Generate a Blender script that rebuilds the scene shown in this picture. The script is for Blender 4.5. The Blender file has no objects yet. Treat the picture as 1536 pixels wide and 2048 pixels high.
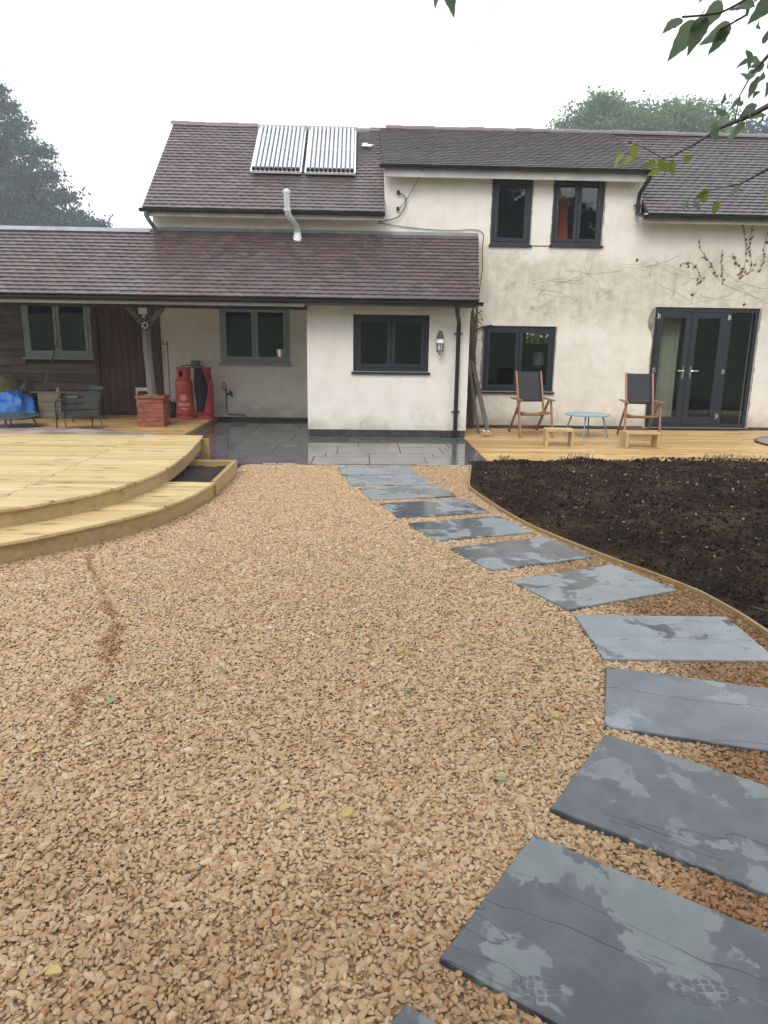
import bpy, bmesh, math, random
import numpy as np
from mathutils import Matrix, Vector, noise as mnoise
R = math.radians
rnd = random.Random(7)
nprng = np.random.RandomState(5)
scn = bpy.context.scene
COL = scn.collection

# ---------------------------------------------------------------- camera, sky, sun, exposure
cam_d = bpy.data.cameras.new('camera')
cam = bpy.data.objects.new('camera', cam_d)
COL.objects.link(cam)
cam_d.sensor_fit = 'VERTICAL'; cam_d.sensor_height = 36.0; cam_d.sensor_width = 27.0
cam_d.lens = 25.49
cam_d.clip_start = 0.05; cam_d.clip_end = 2000
cam.matrix_world = (Matrix.Translation((0, 0, 1.58)) @ Matrix.Rotation(R(-2), 4, 'Z')
                    @ Matrix.Rotation(R(90 - 13.5), 4, 'X') @ Matrix.Rotation(R(0.8), 4, 'Z'))
scn.camera = cam

SUN_EL, SUN_AZ = R(44), R(200)
world = bpy.data.worlds.new('World'); scn.world = world; world.use_nodes = True
wn = world.node_tree; wn.nodes.clear()
wo = wn.nodes.new('ShaderNodeOutputWorld'); wb = wn.nodes.new('ShaderNodeBackground')
sky = wn.nodes.new('ShaderNodeTexSky'); sky.sky_type = 'NISHITA'; sky.sun_disc = False
sky.sun_elevation = SUN_EL; sky.sun_rotation = SUN_AZ; sky.dust_density = 6; sky.air_density = 1.0
wm = wn.nodes.new('ShaderNodeMix'); wm.data_type = 'RGBA'
wm.inputs[0].default_value = 0.90                      # a closed white overcast over the clear sky
wm.inputs[7].default_value = (13.8, 14.2, 14.7, 1)
wn.links.new(sky.outputs[0], wm.inputs[6]); wn.links.new(wm.outputs[2], wb.inputs[0])
wb.inputs[1].default_value = 0.10
wn.links.new(wb.outputs[0], wo.inputs[0])
sun_d = bpy.data.lights.new('sun', 'SUN'); sun_d.energy = 1.35; sun_d.angle = R(28); sun_d.color = (1, .97, .92)
sun = bpy.data.objects.new('sun', sun_d); COL.objects.link(sun)
sv = Vector((math.sin(SUN_AZ) * math.cos(SUN_EL), math.cos(SUN_AZ) * math.cos(SUN_EL), math.sin(SUN_EL)))
sun.rotation_euler = sv.to_track_quat('Z', 'Y').to_euler()
scn.view_settings.view_transform = 'Standard'; scn.view_settings.look = 'None'
scn.view_settings.gamma = 1; scn.view_settings.use_curve_mapping = False
scn.view_settings.exposure = 0.32
scn.render.engine = 'CYCLES'
scn.cycles.use_denoising = True
scn.cycles.max_bounces = 8; scn.cycles.transparent_max_bounces = 12
scn.cycles.volume_bounces = 0
scn.render.film_transparent = False

# ---------------------------------------------------------------- node helpers
class NT:
    def __init__(s, name):
        s.m = bpy.data.materials.new(name); s.m.use_nodes = True
        s.t = s.m.node_tree; s.t.nodes.clear()
        s.out = s.t.nodes.new('ShaderNodeOutputMaterial')
        s.b = s.t.nodes.new('ShaderNodeBsdfPrincipled')
        s.t.links.new(s.b.outputs[0], s.out.inputs[0])
    def n(s, typ, **kw):
        nd = s.t.nodes.new('ShaderNode' + typ)
        for k, v in kw.items(): setattr(nd, k, v)
        return nd
    def put(s, sock, v):
        if hasattr(v, 'node'): s.t.links.new(v, sock)
        elif isinstance(v, (tuple, list)) and sock.type == 'RGBA': sock.default_value = tuple(v)[:3] + (1,)
        else: sock.default_value = v
    def set(s, **kw):
        al = dict(col='Base Color', rough='Roughness', metal='Metallic', normal='Normal', spec='Specular IOR Level', alpha='Alpha', coat='Coat Weight', coatr='Coat Roughness', sss='Subsurface Weight')
        for k, v in kw.items(): s.put(s.b.inputs[al[k]], v)
    def pos(s): return s.n('NewGeometry').outputs['Position']
    def obj(s, vary=True, scale=(1, 1, 1)):
        tc = s.n('TexCoord').outputs['Object']
        mp = s.n('Mapping'); s.t.links.new(tc, mp.inputs[0]); mp.inputs['Scale'].default_value = scale
        v = mp.outputs[0]
        if vary:
            r = s.orand(); a = s.n('VectorMath', operation='MULTIPLY_ADD')
            cx = s.n('CombineXYZ')
            for i, k in enumerate((37.0, 91.0, 53.0)): s.t.links.new(s.math('MULTIPLY', r, k), cx.inputs[i])
            a.operation = 'ADD'; s.t.links.new(v, a.inputs[0]); s.t.links.new(cx.outputs[0], a.inputs[1]); v = a.outputs[0]
        return v
    def map(s, v, scale=(1, 1, 1), rot=(0, 0, 0)):
        mp = s.n('Mapping'); s.t.links.new(v, mp.inputs[0]); mp.inputs['Scale'].default_value = scale; mp.inputs['Rotation'].default_value = rot
        return mp.outputs[0]
    def orand(s): return s.n('ObjectInfo').outputs['Random']
    def irand(s):
        a = s.math('ADD', s.n('NewGeometry').outputs['Random Per Island'], s.orand())
        return s.math('FRACT', a, 0.0)
    def noise(s, v, scale, detail=4, rough=.5, dist=0., out=0):
        nd = s.n('TexNoise'); s.put(nd.inputs['Vector'], v)
        nd.inputs['Scale'].default_value = scale; nd.inputs['Detail'].default_value = detail
        nd.inputs['Roughness'].default_value = rough; nd.inputs['Distortion'].default_value = dist
        return nd.outputs[out]
    def vor(s, v, scale, feature='F1', out='Distance', rand=1.):
        nd = s.n('TexVoronoi', feature=feature); s.put(nd.inputs['Vector'], v); nd.inputs['Scale'].default_value = scale
        nd.inputs['Randomness'].default_value = rand
        return nd.outputs[out]
    def math(s, op, a, b=0., c=0.):
        nd = s.n('Math', operation=op); s.put(nd.inputs[0], a); s.put(nd.inputs[1], b); s.put(nd.inputs[2], c); return nd.outputs[0]
    def rng(s, v, a, b, c=0., d=1., smooth=True):
        nd = s.n('MapRange', interpolation_type='SMOOTHSTEP' if smooth else 'LINEAR')
        for i, x in enumerate((v, a, b, c, d)): s.put(nd.inputs[i], x)
        return nd.outputs[0]
    def ramp(s, v, stops, interp='LINEAR'):
        nd = s.n('ValToRGB'); s.put(nd.inputs[0], v); cr = nd.color_ramp; cr.interpolation = interp
        while len(cr.elements) < len(stops): cr.elements.new(.5)
        for e, (p, c) in zip(cr.elements, stops): e.position = p; e.color = tuple(c)[:3] + (1,)
        return nd.outputs[0]
    def mix(s, f, a, b, mode='MIX'):
        nd = s.n('Mix', data_type='RGBA', blend_type=mode); s.put(nd.inputs[0], f); s.put(nd.inputs[6], a); s.put(nd.inputs[7], b); return nd.outputs[2]
    def xyz(s, v):
        nd = s.n('SeparateXYZ'); s.put(nd.inputs[0], v); return nd.outputs
    def bump(s, h, strength=.3, dist=.01, prev=None):
        nd = s.n('Bump'); s.put(nd.inputs['Height'], h); nd.inputs['Strength'].default_value = strength; nd.inputs['Distance'].default_value = dist
        if prev: s.t.links.new(prev, nd.inputs['Normal'])
        return nd.outputs[0]

def plain(name, col, rough=.5, metal=0., var=.15, scale=6., bump=.1, bd=.003, spec=.5, hv=.0, rv=.1):
    t = NT(name); v = t.obj()
    n = t.noise(v, scale, 5, .6)
    n2 = t.noise(v, scale * 7, 3, .6)
    f = t.rng(n, .25, .75, 1 - var, 1 + var)
    c = t.mix(1., col, t.mix(0., f, f), 'MULTIPLY')
    t.set(col=c, rough=t.rng(n2, .2, .8, max(.03, rough - rv), min(1, rough + rv)), metal=metal, spec=spec)
    if bump: t.set(normal=t.bump(n2, bump, bd))
    return t.m

MT = {}
# cream lime render with rain streaks, algae and splash dirt
def make_render():
    t = NT('cream_render'); p = t.pos(); X, Y, Z = t.xyz(p)
    big = t.noise(p, .9, 5, .6, .5); mid = t.noise(p, 3.2, 6, .65, .3); fine = t.noise(p, 34, 4, .6)
    streak = t.noise(t.map(p, (2.6, 2.6, .35)), 2.2, 5, .6, .2)
    base = t.ramp(mid, [(.25, (.68, .635, .565)), (.5, (.765, .722, .655)), (.8, (.80, .767, .71))])
    # dirty algae belt under the first-floor windows of the main wall
    warp = t.noise(p, 1.5, 6, .62, .4); mott = t.noise(p, 4.5, 7, .72, .5)
    zz = t.math('ADD', Z, t.math('MULTIPLY', t.math('SUBTRACT', warp, .5), 1.1))
    belt = t.math('MULTIPLY', t.rng(zz, 1.55, 2.15), t.rng(zz, 3.25, 2.75))
    belt = t.math('MULTIPLY', belt, t.rng(X, 1.75, 2.2))
    belt = t.math('MULTIPLY', belt, t.math('MULTIPLY', t.rng(mott, .32, .62, .45, 1.), t.rng(streak, .3, .65, .7, 1.)))
    base = t.mix(t.math('MULTIPLY', belt, .66), base, (.375, .32, .225))
    blot = t.math('MULTIPLY', t.rng(t.noise(p, 2.6, 7, .72, .6), .55, .68), belt)
    base = t.mix(t.math('MULTIPLY', blot, .6), base, (.22, .175, .115))
    low = t.math('MULTIPLY', t.rng(zz, 2.2, 1.2), t.math('MULTIPLY', t.rng(X, 1.75, 2.2), t.rng(mott, .35, .65, .2, .75)))
    base = t.mix(t.math('MULTIPLY', low, .35), base, (.44, .395, .31))
    # splash dirt by the ground
    sp = t.math('MULTIPLY', t.rng(t.math('ADD', Z, t.math('MULTIPLY', t.math('SUBTRACT', mid, .5), .5)), .42, .02), t.rng(big, .3, .6, .35, 1.))
    base = t.mix(t.math('MULTIPLY', sp, .65), base, (.27, .245, .165))
    st = t.math('MULTIPLY', t.rng(streak, .55, .72), .12)
    base = t.mix(st, base, (.40, .36, .28))
    sp2 = t.rng(t.noise(p, 14, 3, .7), .68, .74)
    base = t.mix(t.math('MULTIPLY', sp2, .3), base, (.35, .30, .22))
    t.set(col=base, rough=.85, spec=.25)
    h = t.math('ADD', t.math('MULTIPLY', mid, 1.), t.math('MULTIPLY', fine, .18))
    t.set(normal=t.bump(h, .55, .02))
    return t.m
MT['cream'] = make_render()

def make_tile(name, stops, moss=.25):
    t = NT(name); r = t.irand(); p = t.pos(); v = t.obj()
    c = t.ramp(r, stops)
    n = t.noise(v, 30, 5, .65); big = t.noise(p, .8, 4, .6, .6)
    c = t.mix(t.rng(n, .3, .75, 0, .4), c, (.05, .042, .042))
    c = t.mix(t.math('MULTIPLY', t.rng(big, .45, .68), moss), c, (.10, .105, .11))
    li = t.rng(t.noise(p, 26, 5, .75), .68, .76)
    c = t.mix(t.math('MULTIPLY', li, .45), c, (.30, .31, .28))
    t.set(col=c, rough=t.rng(n, .2, .8, .26, .5), spec=.5, normal=t.bump(n, .35, .006))
    return t.m
MT['tile'] = make_tile('plain_clay_tile', [(0, (.080, .056, .055)), (.4, (.098, .067, .065)), (.7, (.115, .078, .074)), (.93, (.138, .090, .082)), (1, (.125, .11, .11))], .4)
MT['tile_dark'] = make_tile('weathered_roof_tile', [(0, (.080, .070, .074)), (.4, (.095, .082, .086)), (.75, (.108, .091, .093)), (1, (.130, .102, .098))], .5)
MT['tile_main'] = make_tile('glare_pale_clay_tile', [(0, (.105, .080, .081)), (.4, (.125, .094, .094)), (.7, (.145, .106, .103)), (.93, (.170, .120, .112)), (1, (.155, .14, .142))], .45)  # lighter copy of the roof tile, sky glare put into its colour
MT['ridge'] = make_tile('ridge_clay', [(0, (.15, .10, .09)), (.5, (.20, .15, .14)), (1, (.13, .10, .10))], .5)

def make_slate(name, dry, wet, sc, wr=.12, dr=.40, thr=.5, edge=.012, spread=.22, riv=1.):
    t = NT(name); v = t.obj()
    n = t.math('ADD', t.math('MULTIPLY', t.noise(v, sc, 6, .5, .35), .74), t.math('MULTIPLY', t.noise(v, sc * 3.1, 5, .55, .6), .26)); n2 = t.noise(v, sc * 2.3, 5, .6, .5); f = t.noise(v, 70, 4, .65); blot = t.noise(v, 9, 5, .6)
    rr = t.orand()
    thr_v = t.math('ADD', thr, t.math('MULTIPLY', t.math('SUBTRACT', rr, .5), spread))
    w = t.rng(n, t.math('SUBTRACT', thr_v, edge), t.math('ADD', thr_v, edge))
    rim = t.math('SUBTRACT', 1., t.rng(t.math('ABSOLUTE', t.math('SUBTRACT', n, thr_v)), 0., .018))
    cd = t.mix(t.rng(n2, .3, .7), dry, tuple(x * .80 for x in dry))
    cd = t.mix(t.rng(blot, .5, .75, 0, .35), cd, tuple(x * 1.25 for x in dry))
    cw = t.mix(t.rng(n2, .3, .7), wet, tuple(x * 1.5 for x in wet))
    c = t.mix(w, cd, cw)
    c = t.mix(t.math('MULTIPLY', rim, .18), c, tuple(x * .8 for x in wet))
    c = t.mix(t.rng(f, .55, .8, 0, .25), c, tuple(x * .6 for x in wet))
    rv = t.noise(t.map(v, (.32, 2.0, 1.), (0, 0, .2)), 1.5, 4, .5, .12)      # riven cleft: an uneven step along the slab
    ln = t.math('SUBTRACT', 1., t.rng(t.math('ABSOLUTE', t.math('SUBTRACT', rv, .47)), 0., .0035))
    ln = t.math('MULTIPLY', ln, t.rng(n2, .40, .50))
    c = t.mix(t.math('MULTIPLY', ln, .8 * riv), c, (.02, .024, .03))
    step = t.rng(rv, .465, .475)
    t.set(col=c, rough=t.math('ADD', t.rng(w, 0., 1., dr, wr, smooth=False), t.rng(f, .3, .7, -.03, .06)), spec=.5)
    b1 = t.bump(step, .4 * riv, .004)
    b2 = t.bump(t.math('ADD', t.math('MULTIPLY', n2, 1.), t.math('MULTIPLY', f, .10)), .20 * riv, .008, b1)
    t.set(normal=b2)
    return t.m
MT['slate'] = make_slate('drying_slate', (.235, .262, .278), (.070, .082, .092), 2.8, .09, .32, .51, .028)
MT['slate_wet'] = make_slate('wet_slate', (.150, .170, .176), (.050, .059, .066), 3.2, .10, .30, .475, .012, .06)
MT['patio'] = make_slate('rain_soaked_slate', (.135, .136, .138), (.072, .074, .077), 1.6, .045, .12, .42, .06, .1, .2)

def make_deck(name, light, dark, knot, wet=.4, groove=0., var=.5, knots=1.):
    t = NT(name); v = t.obj(); r = t.irand()
    g = t.noise(t.map(v, (.8, 26, 26)), 1.0, 5, .6, .3)
    g2 = t.noise(t.map(v, (3, 110, 110)), 1.0, 3, .6)
    c = t.mix(t.rng(g, .25, .75), dark, light)
    c = t.mix(t.rng(g2, .35, .8, 0, .35), c, dark)
    r2 = t.math('FRACT', t.math('MULTIPLY', r, 7.31))
    c = t.mix(t.math('MULTIPLY', r, var), c, tuple(x * .72 for x in dark))          # every board its own shade
    c = t.mix(t.math('MULTIPLY', r2, var * .7), c, tuple(min(1, x * 1.12) for x in light))
    k = t.vor(t.map(v, (2.6, 13., 13.)), 1.0)
    gate = t.rng(t.noise(t.map(v, (2.6, 13, 13)), .8, 2, .5), .50, .54)
    kk = t.math('MULTIPLY', t.math('SUBTRACT', 1., t.rng(k, .10, .34)), gate)
    halo = t.math('MULTIPLY', t.math('SUBTRACT', 1., t.rng(k, .15, .5)), gate)
    c = t.mix(t.math('MULTIPLY', halo, .16 * knots), c, tuple(x * .6 for x in dark))
    c = t.mix(t.math('MULTIPLY', kk, .85 * knots), c, knot)
    crack = t.rng(t.noise(t.map(v, (1.4, 60, 60)), 1.0, 3, .5), .66, .72)
    c = t.mix(t.math('MULTIPLY', crack, .45 * knots), c, knot)
    c = t.mix(t.rng(t.noise(t.pos(), 1.3, 4, .6), .45, .75, 0, wet), c, tuple(x * .62 for x in dark))
    t.set(col=c, rough=t.rng(g, .2, .8, .30, .52), spec=.45)
    h = t.math('ADD', g, t.math('MULTIPLY', g2, .5))
    if groove:
        y = t.xyz(t.pos())[1]
        h = t.math('ADD', h, t.math('MULTIPLY', t.math('SINE', t.math('MULTIPLY', y, 2 * math.pi / .0207)), groove))
    t.set(normal=t.bump(h, .35, .004))
    return t.m
MT['deck_new'] = make_deck('new_yellow_decking', (.62, .482, .248), (.50, .355, .148), (.13, .07, .028), .2, 0, .85, 1.2)
MT['deck_wet'] = make_deck('wet_orange_decking', (.60, .40, .175), (.44, .265, .095), (.085, .04, .015), .35, .3, 1., 1.2)
MT['fascia_wood'] = make_deck('sawn_softwood', (.46, .34, .165), (.34, .23, .10), (.15, .08, .03), .4, 0, .3, .5)
MT['edging_wood'] = make_deck('weathered_edging', (.36, .25, .11), (.24, .155, .062), (.10, .055, .02), .4, 0, .3, .5)
MT['stool_wood'] = make_deck('pale_softwood', (.56, .42, .22), (.45, .31, .14), (.2, .11, .05), .1, 0, .2, .4)
MT['teak'] = make_deck('oiled_teak', (.36, .175, .095), (.25, .11, .058), (.12, .05, .03), .1, 0, .2, .2)

def make_oldwood(name, a, b, sc=(.7, 14, 14), bumpy=.6, var=.25):
    t = NT(name); v = t.obj()
    g = t.noise(t.map(v, sc), 1.3, 6, .65, .4); n = t.noise(t.pos(), 2.2, 5, .6)
    c = t.mix(t.rng(g, .28, .72), a, b)
    c = t.mix(t.rng(n, .35, .75, 0, .5), c, tuple(x * .6 for x in a))
    c = t.mix(t.math('MULTIPLY', t.irand(), var), c, tuple(x * .5 for x in a))
    t.set(col=c, rough=.7, spec=.3, normal=t.bump(g, bumpy, .008))
    return t.m
MT['weatherboard'] = make_oldwood('dark_weatherboard', (.13, .10, .074), (.25, .205, .16), var=.6)
MT['door_wood'] = make_oldwood('red_brown_door_board', (.085, .043, .033), (.16, .088, .066), (14, 14, .7))
MT['grey_wood'] = make_oldwood('silvered_timber', (.13, .115, .10), (.30, .275, .245), (14, 14, .8))
MT['log_wood'] = make_oldwood('driftwood', (.15, .11, .09), (.46, .40, .36), (.9, 10, 10), 1.)
MT['plank_grey'] = make_oldwood('old_plank', (.085, .065, .05), (.17, .14, .115), (14, 14, .8))
MT['bark'] = make_oldwood('bark', (.045, .035, .027), (.11, .088, .066), (9, 9, 1.5), 1.)
MT['beam'] = make_oldwood('dark_beam', (.05, .04, .034), (.10, .085, .072))

MT['anth'] = plain('anthracite_frame', (.017, .022, .029), .42, var=.1, bump=.03)
MT['sage'] = plain('sage_frame', (.29, .345, .34), .5, var=.12, bump=.05)
MT['black'] = plain('black_plastic', (.012, .012, .014), .35, var=.2, bump=.05)
MT['greypl'] = plain('grey_downpipe', (.16, .19, .21), .45, var=.15, bump=.05)
MT['fascia'] = plain('off_white_fascia', (.50, .50, .47), .6, var=.2, scale=2.5, bump=.08)
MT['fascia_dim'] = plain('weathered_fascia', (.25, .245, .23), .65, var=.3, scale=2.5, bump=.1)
MT['lead'] = plain('lead_flashing', (.23, .26, .28), .5, var=.25, scale=3, bump=.2)
MT['flue'] = plain('flue_metal', (.55, .58, .58), .4, metal=.3, var=.15, bump=.05)
MT['plinth'] = plain('dark_plinth', (.045, .042, .038), .7, var=.4, scale=5, bump=.4, bd=.01)
MT['mortar'] = plain('bare_mortar', (.23, .20, .17), .9, var=.3, scale=9, bump=.6, bd=.01)
MT['chrome'] = plain('brushed_chrome', (.72, .72, .72), .22, metal=1., var=.08, bump=.02)
MT['whitepaint'] = plain('white_paint', (.75, .75, .73), .45, var=.08, bump=.03)
MT['darkmetal'] = plain('dark_powder_coat', (.030, .036, .036), .4, var=.15, bump=.04)
MT['slatmetal'] = plain('green_grey_powder_coat', (.085, .105, .105), .42, var=.15, bump=.04)
MT['table_blue'] = plain('pale_blue_enamel', (.22, .37, .43), .3, var=.06, bump=.02)
MT['table_leg'] = plain('grey_blue_enamel', (.16, .24, .28), .35, var=.1, bump=.02)
MT['textile'] = plain('black_mesh_fabric', (.022, .023, .027), .75, var=.1, scale=20, bump=.15)
MT['red'] = plain('red_gas_bottle_paint', (.52, .085, .060), .42, var=.16, scale=4, bump=.08)
MT['red2'] = plain('crimson_gas_bottle_paint', (.47, .045, .045), .42, var=.16, scale=4, bump=.08)
MT['cloth'] = plain('black_cloth', (.010, .010, .012), .9, var=.3, scale=12, bump=.5, bd=.01)
MT['green_box'] = plain('grey_green_plastic', (.13, .16, .13), .5, var=.1)
MT['rubber'] = plain('black_rubber', (.010, .010, .011), .5, var=.2)
MT['brick'] = plain('red_brick', (.27, .075, .042), .8, var=.45, scale=9, bump=.6, bd=.006)
MT['joint'] = plain('brick_mortar', (.33, .26, .20), .9, var=.25, scale=14, bump=.5)
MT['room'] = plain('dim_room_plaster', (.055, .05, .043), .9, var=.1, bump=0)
MT['curtain'] = plain('cream_curtain', (.55, .52, .42), .9, var=.08, bump=.1)
MT['curtain_red'] = plain('rust_curtain', (.62, .15, .06), .9, var=.15, bump=.1)
MT['tarp'] = plain('blue_tarpaulin', (.05, .20, .62), .38, var=.2, scale=5, bump=.3, bd=.02)
MT['boxwood'] = make_oldwood('pale_box_board', (.26, .22, .165), (.40, .35, .27))
MT['crate_side'] = make_oldwood('brown_box_board', (.14, .10, .065), (.22, .17, .11))
MT['yellowish'] = plain('olive_sack', (.16, .14, .05), .85, var=.3, bump=.4)
MT['terracotta'] = plain('weathered_pot', (.12, .11, .09), .8, var=.3, bump=.3)
MT['stone_pale'] = plain('sandstone', (.30, .25, .19), .85, var=.35, scale=8, bump=.6, bd=.01)
MT['wellbrick'] = plain('grey_paver', (.23, .22, .20), .8, var=.3, scale=9, bump=.4)
MT['wet_mark'] = plain('wet_tread_mark', (.062, .073, .080), .25, var=.2, bump=.02)
MT['pit_fill'] = plain('near_black_fill', (.012, .011, .010), .9, bump=0)
MT['cable'] = plain('cable_sheath', (.035, .034, .033), .5, bump=0)
MT['stem'] = make_oldwood('vine_stem', (.07, .05, .038), (.15, .115, .085), (12, 12, 1.5), 1.)
MT['pointing'] = plain('grey_pointing', (.07, .07, .07), .5, var=.25, bump=.2)
MT['soil_planter'] = plain('planter_compost', (.030, .020, .016), .9, var=.5, scale=14, bump=1., bd=.03)

def make_leaf(name, a, b, trans=.25, rough=.45):
    t = NT(name); r = t.irand(); v = t.obj()
    c = t.mix(r, a, b)
    c = t.mix(t.rng(t.noise(v, 40, 3, .6), .4, .8, 0, .35), c, tuple(x * .6 for x in a))
    t.set(col=c, rough=rough, spec=.4)
    tr = t.n('BsdfTranslucent'); t.put(tr.inputs[0], c)
    mx = t.n('MixShader'); mx.inputs[0].default_value = trans
    t.t.links.new(t.b.outputs[0], mx.inputs[1]); t.t.links.new(tr.outputs[0], mx.inputs[2]); t.t.links.new(mx.outputs[0], t.out.inputs[0])
    return t.m
MT['leaf_far'] = make_leaf('far_tree_leaf', (.028, .056, .042), (.064, .105, .070), .4)
MT['leaf_far2'] = make_leaf('far_ash_leaf', (.075, .155, .045), (.16, .25, .08), .45)
MT['leaf_near'] = make_leaf('plum_leaf', (.10, .15, .095), (.18, .235, .14), .65)  # leaf colour lightened to carry the veiling sky glare
MT['leaf_yellowgreen'] = make_leaf('turning_leaf', (.14, .20, .035), (.24, .27, .05), .35)
MT['leaf_yellow'] = make_leaf('fallen_yellow_leaf', (.40, .33, .07), (.50, .40, .13), .1)
MT['leaf_green'] = make_leaf('fallen_green_leaf', (.17, .23, .10), (.26, .31, .14), .1)
MT['leaf_orange'] = make_leaf('fallen_orange_leaf', (.52, .20, .06), (.58, .26, .09), .1)
MT['leaf_dead'] = make_leaf('dead_creeper_leaf', (.17, .075, .05), (.27, .14, .09), .25)
MT['grass_blade'] = make_leaf('grass_blade', (.06, .085, .025), (.14, .15, .05), .2)

def make_glass():
    t = NT('window_glass')
    lw = t.n('LayerWeight'); lw.inputs[0].default_value = .5
    f5 = t.math('POWER', lw.outputs['Facing'], 5.)
    fac = t.math('MINIMUM', t.math('MULTIPLY_ADD', f5, .93, .045), 1.)
    tr = t.n('BsdfTransparent'); tr.inputs[0].default_value = (.80, .84, .83, 1)
    gl = t.n('BsdfGlossy'); gl.inputs['Roughness'].default_value = .015; gl.inputs[0].default_value = (1, 1, 1, 1)
    wob = t.noise(t.pos(), 1.7, 2, .5)
    t.put(gl.inputs['Normal'], t.bump(wob, .05, .02))
    mx = t.n('MixShader'); t.t.links.new(fac, mx.inputs[0]); t.t.links.new(tr.outputs[0], mx.inputs[1]); t.t.links.new(gl.outputs[0], mx.inputs[2])
    t.t.links.new(mx.outputs[0], t.out.inputs[0])
    return t.m
MT['glass'] = make_glass()

def make_gravel():
    t = NT('gravel_stone')
    a = t.n('Attribute', attribute_type='INSTANCER', attribute_name='tint').outputs['Fac']
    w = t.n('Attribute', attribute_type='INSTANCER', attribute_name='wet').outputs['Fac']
    c = t.ramp(a, [(0, (0.270, 0.149, 0.063)), (.12, (0.400, 0.249, 0.118)), (.28, (0.493, 0.335, 0.181)), (.42, (0.521, 0.380, 0.227)), (.54, (0.428, 0.290, 0.160)), (.66, (0.567, 0.430, 0.277)), (.77, (0.428, 0.339, 0.227)), (.86, (0.521, 0.357, 0.210)), (.95, (0.642, 0.525, 0.378)), (1, (0.400, 0.181, 0.063))])
    n = t.noise(t.obj(), 1.6, 4, .6)
    c = t.mix(t.rng(n, .3, .7, 0, .35), c, (.42, .28, .15))
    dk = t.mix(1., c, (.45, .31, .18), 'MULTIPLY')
    c = t.mix(w, c, dk)  # besides damp, wet carries painted darkening towards the camera
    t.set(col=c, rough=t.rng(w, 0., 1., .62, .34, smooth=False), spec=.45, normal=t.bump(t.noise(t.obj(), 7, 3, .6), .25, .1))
    return t.m
MT['gravel'] = make_gravel()
MT['gravel_base'] = plain('gravel_bed', (.46, .32, .19), .85, var=.4, scale=30, bump=1., bd=.02)

def make_soil():
    t = NT('dug_soil'); p = t.pos()
    n = t.noise(p, 2.1, 6, .65, .5); f = t.noise(p, 30, 6, .7); g = t.noise(p, 9, 5, .65)
    c = t.ramp(t.math('ADD', t.math('MULTIPLY', n, .62), t.math('ADD', t.math('MULTIPLY', f, .23), t.math('MULTIPLY', g, .15))), [(.38, (.011, .0065, .0042)), (.48, (.026, .0165, .0105)), (.57, (.060, .039, .025)), (.67, (.125, .088, .058))])
    t.set(col=c, rough=.95, spec=.12)
    t.set(normal=t.bump(t.math('ADD', f, g), 1., .04))
    return t.m
MT['soil'] = make_soil()
def make_clod():
    t = NT('soil_clod')
    a = t.n('Attribute', attribute_type='INSTANCER', attribute_name='tint').outputs['Fac']
    c = t.ramp(a, [(0, (.010, .006, .004)), (.5, (.028, .018, .0115)), (.85, (.060, .040, .026)), (.97, (.13, .095, .064)), (1, (.45, .40, .31))])
    t.set(col=c, rough=.95, spec=.12, normal=t.bump(t.noise(t.obj(), 6, 4, .7), .6, .2))
    return t.m
MT['clod'] = make_clod()
def make_grass():
    t = NT('lawn'); p = t.pos(); n = t.noise(p, .35, 6, .65); f = t.noise(p, 14, 4, .7)
    c = t.mix(n, (.036, .058, .018), (.075, .105, .032)); c = t.mix(t.rng(f, .3, .7, 0, .5), c, (.04, .06, .02))
    t.set(col=c, rough=.9, spec=.2, normal=t.bump(f, .8, .05)); return t.m
MT['grass'] = make_grass()

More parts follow.
